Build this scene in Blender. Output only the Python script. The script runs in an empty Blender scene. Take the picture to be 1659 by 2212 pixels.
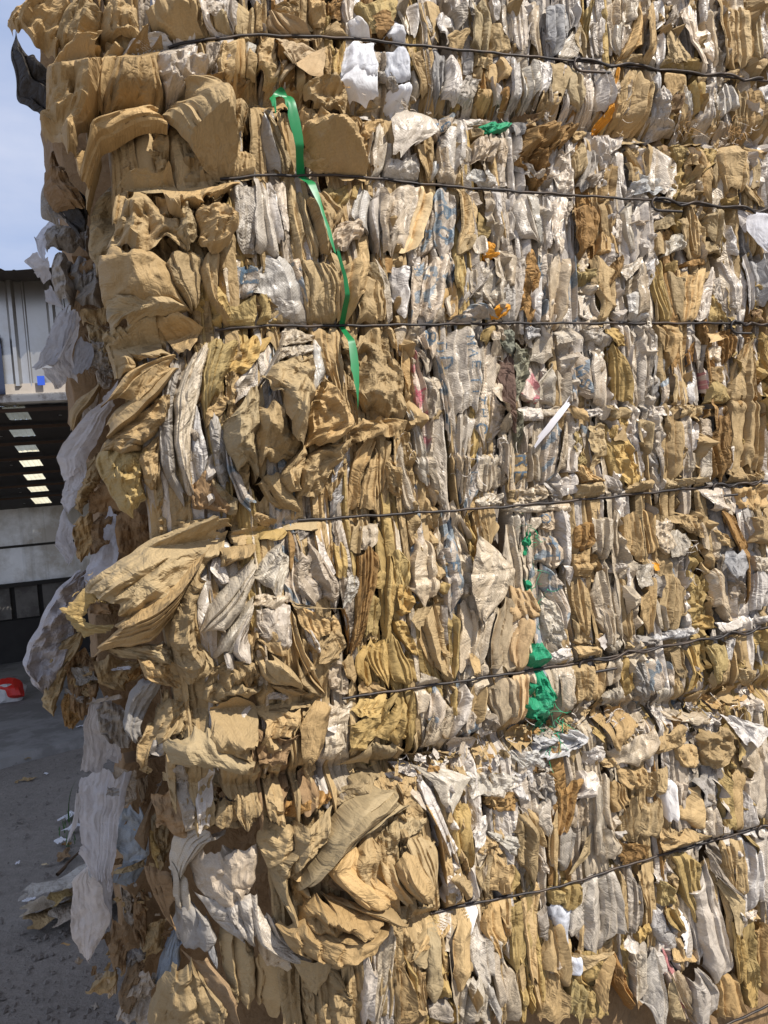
import bpy, math, random, re
import numpy as np
from mathutils import Matrix, Vector
from mathutils.bvhtree import BVHTree
random.seed(7)
rng = np.random.default_rng(11)
C = bpy.context.scene.collection
scene = bpy.context.scene

# ------------------------------------------------------------------ camera, sky, sun, exposure
FPX, CX, CY = 1662.0, 829.5, 1106.0          # focal length and centre for a 1659 x 2212 frame
ROLL, CAMH = math.radians(5.5), 1.5
cr, sr = math.cos(ROLL), math.sin(ROLL)
cam_d = bpy.data.cameras.new('camera'); cam = bpy.data.objects.new('camera', cam_d); C.objects.link(cam)
cam_d.sensor_fit = 'AUTO'; cam_d.sensor_width = 36.0; cam_d.lens = 36.0 * FPX / 2212.0
cam_d.clip_start = 0.02; cam_d.clip_end = 400.0
cam.matrix_world = Matrix(((cr, sr, 0, 0), (0, 0, -1, 0), (-sr, cr, 0, CAMH), (0, 0, 0, 1)))
scene.camera = cam

SUN_AZ, SUN_EL = math.radians(47), math.radians(46)   # azimuth measured from behind the camera towards its right
sun_dir = Vector((math.sin(SUN_AZ) * math.cos(SUN_EL), -math.cos(SUN_AZ) * math.cos(SUN_EL), math.sin(SUN_EL)))
world = bpy.data.worlds.new('World'); scene.world = world; world.use_nodes = True
wt = world.node_tree; wt.nodes.clear()
wo = wt.nodes.new('ShaderNodeOutputWorld'); bg = wt.nodes.new('ShaderNodeBackground')
sky = wt.nodes.new('ShaderNodeTexSky'); sky.sky_type = 'NISHITA'; sky.sun_disc = False
sky.sun_elevation = SUN_EL; sky.sun_rotation = math.atan2(sun_dir.x, sun_dir.y)
sky.air_density = 1.0; sky.dust_density = 1.2; sky.ozone_density = 1.6
tcw = wt.nodes.new('ShaderNodeTexCoord'); mpw = wt.nodes.new('ShaderNodeMapping'); mpw.inputs['Scale'].default_value = (1.0, 1.0, 2.6)
nzw = wt.nodes.new('ShaderNodeTexNoise'); nzw.inputs['Scale'].default_value = 2.3; nzw.inputs['Detail'].default_value = 7; nzw.inputs['Roughness'].default_value = 0.55
rpw = wt.nodes.new('ShaderNodeValToRGB'); rpw.color_ramp.elements[0].position = 0.30; rpw.color_ramp.elements[1].position = 0.72
rpw.color_ramp.elements[0].color = (0.0, 0.0, 0.0, 1); rpw.color_ramp.elements[1].color = (0.8, 0.8, 0.8, 1)
hzw = wt.nodes.new('ShaderNodeMixRGB'); hzw.inputs[0].default_value = 0.62; hzw.inputs[2].default_value = (4.6, 6.2, 10.0, 1)
mxw = wt.nodes.new('ShaderNodeMixRGB'); mxw.inputs[2].default_value = (8.3, 8.6, 10.0, 1)
wt.links.new(tcw.outputs['Generated'], mpw.inputs[0]); wt.links.new(mpw.outputs[0], nzw.inputs['Vector'])
wt.links.new(nzw.outputs[0], rpw.inputs[0]); wt.links.new(rpw.outputs[0], mxw.inputs[0])
wt.links.new(sky.outputs[0], hzw.inputs[1]); wt.links.new(hzw.outputs[0], mxw.inputs[1]); wt.links.new(mxw.outputs[0], bg.inputs[0]); wt.links.new(bg.outputs[0], wo.inputs[0])
bg.inputs[1].default_value = 0.078
sd = bpy.data.lights.new('sun', 'SUN'); sd.energy = 5.0; sd.angle = math.radians(0.53); sd.color = (1.0, 0.95, 0.87)
sun = bpy.data.objects.new('sun', sd); C.objects.link(sun); sun.rotation_euler = sun_dir.to_track_quat('Z', 'Y').to_euler(); sun.location = (3, -3, 6)
vs = scene.view_settings; vs.view_transform = 'Standard'; vs.look = 'None'; vs.gamma = 1.0; vs.exposure = 0.30; vs.use_curve_mapping = False
scene.cycles.max_bounces = 6; scene.cycles.transparent_max_bounces = 8

# ------------------------------------------------------------------ the frame of the bale wall: s along it, z up, dn out of it
PSI = math.radians(18)
U = np.array([math.cos(PSI), math.sin(PSI), 0.0]); N = np.array([math.sin(PSI), -math.cos(PSI), 0.0]); K = np.array([0, 0, 1.0])
D0 = -1.22
def ray(px, py):
    a = (np.asarray(px, float) - CX) / FPX; b = -(np.asarray(py, float) - CY) / FPX
    return np.stack([a * cr + b * sr, np.ones_like(a), -a * sr + b * cr], -1)
_r0 = ray(560, 700); O = _r0 * (D0 / (_r0 @ N)) ; O[2] = 0.0
def P3(s, z, dn):
    s = np.asarray(s, float); z = np.asarray(z, float); dn = np.asarray(dn, float)
    return O + s[..., None] * U + z[..., None] * K + dn[..., None] * N
def pix(px, py, dn=0.0):                      # the point of the plane dn seen at a picture point
    r = ray(px, py); t = (D0 + dn) / (r @ N); p = r * t[..., None]
    return (p - O) @ U, p[..., 2] + CAMH
def gnd(px, py, z=0.0):                       # the point of the ground seen at a picture point
    r = ray(px, py); t = (z - CAMH) / r[..., 2]; p = r * t[..., None]; p[..., 2] = z
    return p

# ------------------------------------------------------------------ materials
MATS = {}
class NT:
    def __init__(s, name):
        s.m = bpy.data.materials.new(name); s.m.use_nodes = True; s.t = s.m.node_tree; s.t.nodes.clear()
        s.out = s.t.nodes.new('ShaderNodeOutputMaterial')
    def n(s, kind, **kw):
        nd = s.t.nodes.new('ShaderNode' + kind)
        for k, v in kw.items():
            if k in nd.inputs: nd.inputs[k].default_value = v
            else: setattr(nd, k, v)
        return nd
    def l(s, a, b): s.t.links.new(a, b)
    def math(s, op, a, b=None, c=None):
        nd = s.t.nodes.new('ShaderNodeMath'); nd.operation = op
        for i, v in enumerate((a, b, c)):
            if v is None: continue
            if isinstance(v, (int, float)): nd.inputs[i].default_value = v
            else: s.l(v, nd.inputs[i])
        return nd.outputs[0]
    def mix(s, f, a, b, mode='MIX'):
        nd = s.t.nodes.new('ShaderNodeMixRGB'); nd.blend_type = mode
        for i, v in enumerate((f, a, b)):
            if isinstance(v, (int, float)): nd.inputs[i].default_value = v
            elif isinstance(v, tuple): nd.inputs[i].default_value = v + (1,) if len(v) == 3 else v
            else: s.l(v, nd.inputs[i])
        return nd.outputs[0]
    def ramp(s, f, stops):
        nd = s.t.nodes.new('ShaderNodeValToRGB'); e = nd.color_ramp.elements
        while len(e) < len(stops): e.new(0.5)
        for i, (p, c) in enumerate(stops):
            e[i].position = p; c = (c, c, c) if isinstance(c, (int, float)) else c; e[i].color = (*c, 1)
        s.l(f, nd.inputs[0]); return nd.outputs[0]

def sheet_mat(name, col, rough=0.8, weave=0.0, spec=0.35, stain=(0.25, 0.17, 0.08), stain_amt=0.35, print_col=None, crease=0.5,
              fibre=0.25, coat=0.0, alpha=1.0, trans=0.0, ribs=0.0, sheen=0.0):
    T = NT(name); uv = T.n('UVMap', uv_map='UVMap').outputs[0]; oi = T.n('ObjectInfo')
    big = T.n('TexNoise', Scale=9.0, Detail=4.0, Roughness=0.6); T.l(uv, big.inputs['Vector'])
    mid = T.n('TexNoise', Scale=55.0, Detail=5.0, Roughness=0.65); T.l(uv, mid.inputs['Vector'])
    fine = T.n('TexNoise', Scale=420.0, Detail=3.0, Roughness=0.7); T.l(uv, fine.inputs['Vector'])
    col = tuple(0.86 * c_ for c_ in col); base = T.mix(1.0, col, oi.outputs['Color'], 'MULTIPLY')
    st = T.ramp(big.outputs[0], [(0.46, 0.0), (0.72, 1.0)])
    st2 = T.ramp(mid.outputs[0], [(0.48, 0.0), (0.75, 1.0)])
    f1 = T.math('MULTIPLY', T.math('ADD', T.math('MULTIPLY', st, 0.7), T.math('MULTIPLY', st2, 0.55)), stain_amt)
    c = T.mix(f1, base, T.mix(1.0, stain, oi.outputs['Color'], 'MULTIPLY'))
    spots = T.ramp(mid.outputs[0], [(0.68, 0.0), (0.78, 1.0)])
    c = T.mix(T.math('MULTIPLY', spots, 0.22 * (stain_amt > 0.1)), c, (0.10, 0.075, 0.045))
    v = T.math('MULTIPLY_ADD', fine.outputs[0], fibre * 2, 1.0 - fibre)
    c = T.mix(1.0, c, v, 'MULTIPLY')
    if print_col:
        pm = T.n('Mapping'); pm.inputs['Scale'].default_value = (55, 38, 1); T.l(uv, pm.inputs[0])
        pn = T.n('TexNoise', Scale=1.0, Detail=1.0, Roughness=0.3); T.l(pm.outputs[0], pn.inputs['Vector'])
        wr = T.n('TexNoise', Scale=160.0, Detail=4.0); T.l(uv, wr.inputs['Vector'])
        pv = T.math('ADD', pn.outputs[0], T.math('MULTIPLY', wr.outputs[0], 0.20))
        pk = T.ramp(pv, [(0.65, 0.0), (0.67, 0.75)])
        c = T.mix(pk, c, print_col)
    bump_h = None
    if crease:
        wn = T.n('TexNoise', Scale=14.0, Detail=2.0); T.l(uv, wn.inputs['Vector'])
        wv = T.mix(0.12, uv, wn.outputs[1])
        vo = T.n('TexVoronoi', Scale=26.0); vo.feature = 'DISTANCE_TO_EDGE'; T.l(wv, vo.inputs['Vector'])
        cz = T.ramp(vo.outputs[0], [(0.0, 0.0), (0.22, 1.0)])
        vo2 = T.n('TexVoronoi', Scale=85.0); vo2.feature = 'DISTANCE_TO_EDGE'; T.l(wv, vo2.inputs['Vector'])
        bump_h = T.math('ADD', T.math('MULTIPLY', cz, 0.75 * crease), T.math('MULTIPLY', T.ramp(vo2.outputs[0], [(0.0, 0.0), (0.3, 1.0)]), 0.42 * crease))
        bump_h = T.math('ADD', bump_h, T.math('MULTIPLY', mid.outputs[0], 0.9 * crease))
        bump_h = T.math('ADD', bump_h, T.math('MULTIPLY', fine.outputs[0], 0.12))
        for sc_, am_ in ((15.0, 0.75), (40.0, 1.0), (110.0, 0.9)):        # flat crumple facets: every cell leans its own way
            w2 = T.mix(0.035, uv, wn.outputs[1]); mp2 = T.n('Mapping'); mp2.inputs['Scale'].default_value = (1.7, 0.55, 1.0); mp2.inputs['Rotation'].default_value = (0, 0, 0.15); T.l(w2, mp2.inputs[0])
            v3 = T.n('TexVoronoi', Scale=sc_); T.l(mp2.outputs[0], v3.inputs['Vector']); df = T.n('VectorMath', operation='SUBTRACT'); T.l(mp2.outputs[0], df.inputs[0]); T.l(v3.outputs['Position'], df.inputs[1])
            cc = T.n('VectorMath', operation='SUBTRACT'); T.l(v3.outputs['Color'], cc.inputs[0]); cc.inputs[1].default_value = (0.5, 0.5, 0.5); cc2 = T.n('VectorMath', operation='MULTIPLY'); T.l(cc.outputs[0], cc2.inputs[0]); cc2.inputs[1].default_value = (1.0, 1.0, 0.0)
            dp = T.n('VectorMath', operation='DOT_PRODUCT'); T.l(df.outputs[0], dp.inputs[0]); T.l(cc2.outputs[0], dp.inputs[1])
            bump_h = T.math('ADD', bump_h, T.math('MULTIPLY', dp.outputs['Value'], 200.0 * am_ * min(1.2, 0.35 + crease)))
    if weave:
        sx = T.n('SeparateXYZ'); T.l(uv, sx.inputs[0])
        k = 2 * math.pi / 0.0046
        ax = T.math('SINE', T.math('MULTIPLY', sx.outputs[0], k)); ay = T.math('SINE', T.math('MULTIPLY', sx.outputs[1], k))
        w = T.math('MULTIPLY', ax, ay)
        wc = T.ramp(T.math('MULTIPLY_ADD', w, 0.5, 0.5), [(0.35, 1.0 - 0.17 * weave), (0.65, 1.0 + 0.08 * weave)])
        wm = T.math('MULTIPLY', T.ramp(mid.outputs[0], [(0.35, 0.25), (0.6, 1.0)]), 1.0)
        c = T.mix(wm, c, T.mix(1.0, c, wc, 'MULTIPLY'))
        bump_h = T.math('ADD', bump_h, T.math('MULTIPLY', w, 0.045 * weave)) if bump_h else w
    if ribs:
        sx = T.n('SeparateXYZ'); T.l(uv, sx.inputs[0])
        rb = T.math('SINE', T.math('MULTIPLY', sx.outputs[1], 2 * math.pi / 0.0042))
        bump_h = T.math('ADD', bump_h, T.math('MULTIPLY', rb, 0.02 * ribs))
        c = T.mix(ribs * 0.09, c, T.mix(1.0, c, T.math('MULTIPLY_ADD', rb, 0.35, 0.75), 'MULTIPLY'))
    bs = T.n('BsdfPrincipled'); T.l(c, bs.inputs['Base Color'])
    bs.inputs['Specular IOR Level'].default_value = spec
    rr = T.math('MULTIPLY_ADD', mid.outputs[0], 0.3, rough - 0.15); T.l(rr, bs.inputs['Roughness'])
    if coat: bs.inputs['Coat Weight'].default_value = coat; bs.inputs['Coat Roughness'].default_value = 0.28
    if bump_h:
        bp = T.n('Bump', Distance=0.0050); msk = T.n('TexNoise', Scale=5.0, Detail=2.0); T.l(uv, msk.inputs['Vector']); T.l(T.math('MULTIPLY', T.ramp(msk.outputs[0], [(0.36, 0.6), (0.60, 1.0)]), T.math('MULTIPLY_ADD', oi.outputs['Random'], 0.5, 0.6)), bp.inputs['Strength']); T.l(bump_h, bp.inputs['Height']); T.l(bp.outputs[0], bs.inputs['Normal'])
    sh = bs.outputs[0]
    if trans:
        tr = T.n('BsdfTranslucent'); T.l(c, tr.inputs['Color']); ms = T.n('MixShader'); ms.inputs[0].default_value = trans
        T.l(sh, ms.inputs[1]); T.l(tr.outputs[0], ms.inputs[2]); sh = ms.outputs[0]
    if alpha < 1:
        tp = T.n('BsdfTransparent'); ms = T.n('MixShader'); ms.inputs[0].default_value = alpha
        T.l(tp.outputs[0], ms.inputs[1]); T.l(sh, ms.inputs[2]); sh = ms.outputs[0]
    T.l(sh, T.out.inputs[0]); MATS[name] = T.m; return T.m

BLUE = (0.13, 0.19, 0.24)
KIND = {  # code: (part name, material)
 'k': ('kraft_sheet', sheet_mat('kraft', (0.44, 0.308, 0.150), 0.76, ribs=0.5, stain=(0.35, 0.245, 0.13))),
 'y': ('kraft_sheet', sheet_mat('kraft_yellow', (0.42, 0.292, 0.112), 0.76, ribs=0.4, stain=(0.32, 0.22, 0.09))),
 'o': ('oiled_kraft_sheet', sheet_mat('kraft_oiled', (0.36, 0.205, 0.07), 0.75, stain=(0.17, 0.09, 0.03), stain_amt=0.6, crease=0.9)),
 'd': ('kraft_sheet', sheet_mat('kraft_brown_and_shade', (0.30, 0.19, 0.095), 0.85, stain=(0.14, 0.085, 0.04), stain_amt=0.5)),  # dark brown kraft; also painted shade in hollows, gaps and the tube mouth
 'h': ('kraft_sheet', sheet_mat('paper_beige', (0.62, 0.49, 0.30), 0.8, stain=(0.5, 0.36, 0.19), stain_amt=0.25, crease=0.2)),
 'c': ('cardboard_piece', sheet_mat('cardboard', (0.49, 0.36, 0.21), 0.9, stain=(0.38, 0.24, 0.13), stain_amt=0.35, crease=0.15)),
 'p': ('woven_sack', sheet_mat('woven_beige', (0.51, 0.42, 0.30), 0.44, weave=0.7, spec=0.5, stain=(0.40, 0.27, 0.15), stain_amt=0.35, crease=0.45, coat=0.22)),
 'w': ('woven_sack', sheet_mat('woven_silver', (0.545, 0.468, 0.37), 0.38, weave=1.0, spec=0.55, stain=(0.38, 0.29, 0.19), stain_amt=0.32, crease=0.4, coat=0.2)),
 'b': ('printed_sack', sheet_mat('woven_printed', (0.53, 0.44, 0.34), 0.48, weave=0.8, spec=0.5, stain=(0.40, 0.30, 0.19), stain_amt=0.3, crease=0.5, print_col=BLUE, coat=0.12)),
 'r': ('printed_sack', sheet_mat('woven_red_print', (0.57, 0.45, 0.36), 0.5, weave=0.7, spec=0.5, stain=(0.40, 0.28, 0.17), stain_amt=0.3, crease=0.5, print_col=(0.42, 0.11, 0.13), coat=0.10)),
 's': ('plastic_sack', sheet_mat('silver_plastic', (0.60, 0.53, 0.45), 0.38, weave=0.4, spec=0.6, stain=(0.45, 0.36, 0.27), stain_amt=0.35, crease=0.6, coat=0.18)),
 'n': ('grubby_sack', sheet_mat('grubby_plastic', (0.44, 0.365, 0.28), 0.5, weave=0.3, spec=0.5, stain=(0.22, 0.165, 0.10), stain_amt=0.6, crease=0.9, coat=0.10)),
 't': ('plastic_film', sheet_mat('clear_film', (0.72, 0.68, 0.60), 0.25, spec=0.6, stain_amt=0.1, crease=0.8, alpha=0.62, coat=0.2)),
 'q': ('grey_sheet', sheet_mat('grey_paper', (0.33, 0.30, 0.265), 0.7, stain=(0.18, 0.14, 0.10), stain_amt=0.5, crease=0.6)),
 'Q': ('bluegrey_sheet', sheet_mat('bluegrey_sheet', (0.33, 0.36, 0.38), 0.6, weave=0.5, stain=(0.26, 0.23, 0.18), stain_amt=0.4, crease=0.3)),
 'f': ('foam_sheet', sheet_mat('white_foam', (0.86, 0.86, 0.89), 0.7, stain=(0.75, 0.72, 0.70), stain_amt=0.2, crease=0.15, fibre=0.05, trans=0.15)),
 'l': ('white_cloth', sheet_mat('white_cloth', (0.80, 0.77, 0.77), 0.9, stain=(0.55, 0.49, 0.44), stain_amt=0.45, crease=0.35, fibre=0.12, trans=0.35, alpha=0.93)),
 'v': ('pale_paper', sheet_mat('pale_paper', (0.60, 0.53, 0.48), 0.85, stain=(0.36, 0.25, 0.17), stain_amt=0.5, crease=0.7)),
 'x': ('shade_black_sheet', sheet_mat('shade_black_sheet', (0.030, 0.024, 0.020), 0.7, stain=(0.06, 0.05, 0.04), stain_amt=0.3)),  # near-black sheets standing in for shade under folds and overhangs
 'm': ('mouldy_sheet', sheet_mat('mouldy_sheet', (0.27, 0.26, 0.19), 0.9, stain=(0.10, 0.10, 0.07), stain_amt=0.8, crease=1.4)),
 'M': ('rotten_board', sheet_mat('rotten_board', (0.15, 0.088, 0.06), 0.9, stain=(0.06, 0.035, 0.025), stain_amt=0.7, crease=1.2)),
 'G': ('green_mesh', sheet_mat('green_mesh', (0.012, 0.26, 0.12), 0.6, weave=0.5, stain=(0.12, 0.32, 0.19), stain_amt=0.4, crease=0.7)),
 'E': ('green_strap', sheet_mat('green_strap', (0.008, 0.205, 0.06), 0.42, weave=0.0, spec=0.5, stain=(0.01, 0.14, 0.045), stain_amt=0.25, crease=0.0, fibre=0.05)),
 'W': ('white_strap', sheet_mat('white_strap', (0.64, 0.62, 0.65), 0.5, weave=0.0, stain=(0.4, 0.37, 0.34), stain_amt=0.25, crease=0.0, fibre=0.05)),
 'a': ('orange_scrap', sheet_mat('orange_scrap', (0.66, 0.27, 0.015), 0.55, stain=(0.55, 0.33, 0.08), stain_amt=0.4)),
 'z': ('red_scrap', sheet_mat('red_scrap', (0.55, 0.05, 0.025), 0.5, stain=(0.6, 0.5, 0.4), stain_amt=0.4)),
}
def plain(name, col, rough=0.7, metal=0.0, var=0.25, scale=20, spec=0.4, dirt=None, dirt_amt=0.4, trans=0.0, bump=0.0):
    T = NT(name); tc = T.n('TexCoord'); nz = T.n('TexNoise', Scale=scale, Detail=6.0, Roughness=0.65); T.l(tc.outputs['Object'], nz.inputs['Vector'])
    c = T.mix(1.0, col, T.math('MULTIPLY_ADD', nz.outputs[0], 2 * var, 1 - var), 'MULTIPLY')
    if dirt:
        n2 = T.n('TexNoise', Scale=scale * 0.35, Detail=8.0, Roughness=0.7); T.l(tc.outputs['Object'], n2.inputs['Vector'])
        c = T.mix(T.math('MULTIPLY', T.ramp(n2.outputs[0], [(0.47, 0.0), (0.56, 1.0)]), dirt_amt), c, dirt)
    bs = T.n('BsdfPrincipled', Roughness=rough, Metallic=metal); bs.inputs['Specular IOR Level'].default_value = spec
    T.l(c, bs.inputs['Base Color']); sh = bs.outputs[0]
    if bump:
        bp = T.n('Bump', Strength=0.8, Distance=bump); T.l(nz.outputs[0], bp.inputs['Height']); T.l(bp.outputs[0], bs.inputs['Normal'])
    if trans:
        tr = T.n('BsdfTranslucent'); T.l(c, tr.inputs['Color']); ms = T.n('MixShader'); ms.inputs[0].default_value = trans
        T.l(sh, ms.inputs[1]); T.l(tr.outputs[0], ms.inputs[2]); sh = ms.outputs[0]
    T.l(sh, T.out.inputs[0]); MATS[name] = T.m; return T.m

# ------------------------------------------------------------------ object helpers
def new_mesh(name, V, F, mat, parent=None, uv=None, smooth=True):
    V = np.ascontiguousarray(V, np.float32).reshape(-1, 3); F = np.ascontiguousarray(F, np.int32)
    me = bpy.data.meshes.new(name); k = F.shape[1]
    me.vertices.add(len(V)); me.vertices.foreach_set('co', V.ravel())
    me.loops.add(F.size); me.loops.foreach_set('vertex_index', F.ravel())
    me.polygons.add(len(F)); me.polygons.foreach_set('loop_start', np.arange(len(F), dtype=np.int32) * k)
    try: me.polygons.foreach_set('loop_total', np.full(len(F), k, np.int32))
    except Exception: pass
    if uv is not None:
        ul = me.uv_layers.new(name='UVMap'); ul.data.foreach_set('uv', np.asarray(uv, np.float32)[F.ravel()].ravel())
    me.update(calc_edges=True)
    if smooth:
        me.shade_smooth()
        if smooth == 'sharp': me.set_sharp_from_angle(angle=math.radians(26))
    else: me.shade_flat()
    me.materials.append(mat)
    o = bpy.data.objects.new(name, me); C.objects.link(o)
    if parent is not None: o.parent = parent
    return o
def tag(o, label=None, cat=None, group=None, kind=None):
    if label: o['label'] = label
    if cat: o['category'] = cat
    if group: o['group'] = group
    if kind: o['kind'] = kind
    return o
def empty(name, loc=(0, 0, 0)):
    o = bpy.data.objects.new(name, None); C.objects.link(o); o.location = loc; o.empty_display_size = 0.1; return o
def grid_faces(nv, nu):
    i = np.arange(nv * nu).reshape(nv, nu)
    return np.stack([i[:-1, :-1], i[:-1, 1:], i[1:, 1:], i[1:, :-1]], -1).reshape(-1, 4)
def box_vf(s0, s1, z0, z1, d0, d1):
    V = np.array([P3(np.array(s), np.array(z), np.array(d)) for s in (s0, s1) for z in (z0, z1) for d in (d0, d1)])
    F = np.array([[0, 1, 3, 2], [4, 6, 7, 5], [0, 4, 5, 1], [2, 3, 7, 6], [0, 2, 6, 4], [1, 5, 7, 3]])
    return V, F
def box(name, s0, s1, z0, z1, d0, d1, mat, parent=None):
    V, F = box_vf(s0, s1, z0, z1, d0, d1); return new_mesh(name, V, F, mat, parent, smooth=False)
def tube_vf(P, r, n=8):
    P = np.asarray(P, float); T = np.gradient(P, axis=0); T /= np.linalg.norm(T, axis=1)[:, None] + 1e-12
    A = np.cross(T, [0.13, 0.2, 0.97]); A /= np.linalg.norm(A, axis=1)[:, None] + 1e-12; B = np.cross(T, A)
    th = np.linspace(0, 2 * math.pi, n, endpoint=False); r = np.broadcast_to(r, len(P))
    V = P[:, None] + r[:, None, None] * (np.cos(th)[None, :, None] * A[:, None] + np.sin(th)[None, :, None] * B[:, None])
    i = np.arange(len(P) * n).reshape(len(P), n); j = np.roll(i, -1, 1)
    F = np.stack([i[:-1], j[:-1], j[1:], i[1:]], -1).reshape(-1, 4)
    return V.reshape(-1, 3), F
def join(parts):
    Vs, Fs, o = [], [], 0
    for V, F in parts: Vs.append(V); Fs.append(F + o); o += len(V)
    return np.concatenate(Vs), np.concatenate(Fs)

# ------------------------------------------------------------------ the wires and seams that shape the bales
WIRE_PX = {
 'T': [[(300, 110), (443, 90), (553, 80), (756, 87), (870, 100), (1106, 123), (1250, 137), (1440, 157), (1659, 180), (1900, 205)]],
 'M': [[(330, 395), (500, 388), (576, 382), (753, 383), (933, 403), (1106, 416), (1423, 437), (1659, 460), (1900, 482)],
       [(320, 735), (493, 710), (587, 706), (736, 706), (1106, 700), (1583, 700), (1659, 705), (1900, 705)],
       [(400, 1175), (553, 1150), (620, 1126), (740, 1118), (1020, 1100), (1106, 1093), (1223, 1083), (1540, 1050), (1659, 1040), (1900, 1018)],
       [(470, 1535), (676, 1513), (766, 1503), (836, 1493), (1106, 1453), (1256, 1429), (1390, 1403), (1659, 1353), (1900, 1310)]],
 'L': [[(880, 1979), (930, 1969), (1026, 1946), (1106, 1932), (1206, 1912), (1373, 1859), (1659, 1779), (1900, 1712)],
       [(900, 2400), (1300, 2300), (1559, 2212), (1659, 2166), (1900, 2060)]],
}
WIRES = {}
for b, ws in WIRE_PX.items():
    WIRES[b] = []
    for w in ws:
        s, z = pix(*np.array(w, float).T); WIRES[b].append((s, z))
SEAM_TM = pix(*np.array([(100, 230), (400, 232), (560, 205), (760, 225), (900, 235), (1106, 245), (1300, 270), (1450, 290), (1659, 300), (1900, 315)], float).T)
SEAM_ML = pix(*np.array([(200, 1730), (520, 1715), (700, 1675), (900, 1650), (1106, 1590), (1300, 1545), (1500, 1525), (1659, 1490), (1900, 1445)], float).T)
CRIMP = [pix(*np.array(c, float).T) for c in ([(1080, 893), (1380, 878), (1700, 872)], [(880, 1258), (1106, 1228), (1440, 1208), (1700, 1180)],
         [(1150, 1408), (1300, 1395), (1540, 1345), (1700, 1318)], [(1090, 724), (1300, 722), (1700, 728)], [(1080, 1082), (1250, 1068), (1560, 1035)], [(880, 992), (1090, 980)])]
S_CORNER = {'T': -0.03, 'M': 0.0, 'L': 0.16}
S_END = 2.3
def corner_back(s, bale):
    d = np.clip(S_CORNER[bale] - s, 0, None); return -np.minimum(d * d / 0.62, 0.9 * d)
def macro(s, z, bale):
    ln = [SEAM_ML if bale == 'M' else None] ; ws = WIRES[bale]
    edges = [np.interp(s, *w) for w in ws]
    if bale == 'T': edges = [edges[0] + 0.32, edges[0], np.interp(s, *SEAM_TM) - 0.02]
    elif bale == 'M': edges = [np.interp(s, *SEAM_TM) + 0.01] + edges + [np.interp(s, *SEAM_ML)]
    else: edges = [np.interp(s, *SEAM_ML), np.interp(s, *SEAM_ML) - 0.55]
    t = np.clip((S_CORNER[bale] + 0.30 - s) / 0.36, 0, 1); A = t * t * (3 - 2 * t); m = 0.0
    for hi, lo in zip(edges[:-1], edges[1:]):
        q = (z - lo) / (hi - lo); m = m + np.where((q > 0) & (q < 1), (1 - np.abs(2 * q - 1) ** 2.2) * np.clip((hi - lo) * 0.13, 0, 0.032), 0)
    return A * m
def smin(a, b, k):
    h = np.clip(0.5 + 0.5 * (b - a) / k, 0, 1); return b * (1 - h) + a * h - k * h * (1 - h)
def line_dist(s, z, ln): return z - np.interp(s, ln[0], ln[1])
_ph = rng.uniform(0, 6.28, (6,))
def lumps(s, z):
    return 0.006 * np.sin(9 * s + _ph[0]) * np.sin(7 * z + _ph[1]) + 0.004 * np.sin(21 * s + _ph[2] + 2 * np.sin(8 * z)) + 0.003 * np.sin(26 * z + _ph[3] + 3 * np.sin(5 * s))
def cap(s, z, bale, flap=False):
    c = np.full(np.shape(s), 1.0)
    for w in WIRES[bale]:
        d = np.abs(line_dist(s, z, w)) + np.clip(w[0][0] + (0.0 if bale == 'L' else 0.05) - s, 0, 1) * (1.2 if bale == 'L' else 0.16); c = np.minimum(c, (0.001 if not flap else 0.003) + 1.25 * d + 6 * d * d)
    return c
def seam_back(s, z, bale):
    r = 0.0
    if bale in 'TM': r = r - 0.035 * np.exp(-(line_dist(s, z, SEAM_TM) / 0.02) ** 2)
    if bale in 'ML': r = r - 0.035 * np.exp(-(line_dist(s, z, SEAM_ML) / 0.02) ** 2)
    return r

def facets(X, Y, cell, slope, g, aspect=1.6):
    """piecewise planar crumple: the difference of two upper hulls of random tangent planes"""
    Y = Y / aspect; x0, x1, y0, y1 = X.min() - cell, X.max() + cell, Y.min() - cell, Y.max() + cell
    n = int(np.clip((x1 - x0) * (y1 - y0) / cell ** 2, 4, 70)); out = []
    for _ in range(2):
        cx = g.uniform(x0, x1, n); cy = g.uniform(y0, y1, n); o = g.normal(0, 0.35 * cell * cell, n)
        h = (2 * (X[..., None] * cx + Y[..., None] * cy) - (cx * cx + cy * cy) + o).max(-1); out.append(h)
    return (out[0] - out[1]) * slope / (2 * cell)

def resample(p, n, smooth):
    p = np.asarray(p, float); d = np.r_[0, np.cumsum(np.linalg.norm(np.diff(p, axis=0), axis=1))]
    if d[-1] < 1e-9: return np.repeat(p[:1], n, 0)
    t = np.linspace(0, d[-1], n); q = np.stack([np.interp(t, d, p[:, i]) for i in range(2)], 1)
    for _ in range(smooth):
        q[1:-1] = 0.25 * q[:-2] + 0.5 * q[1:-1] + 0.25 * q[2:]
    return q

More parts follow.
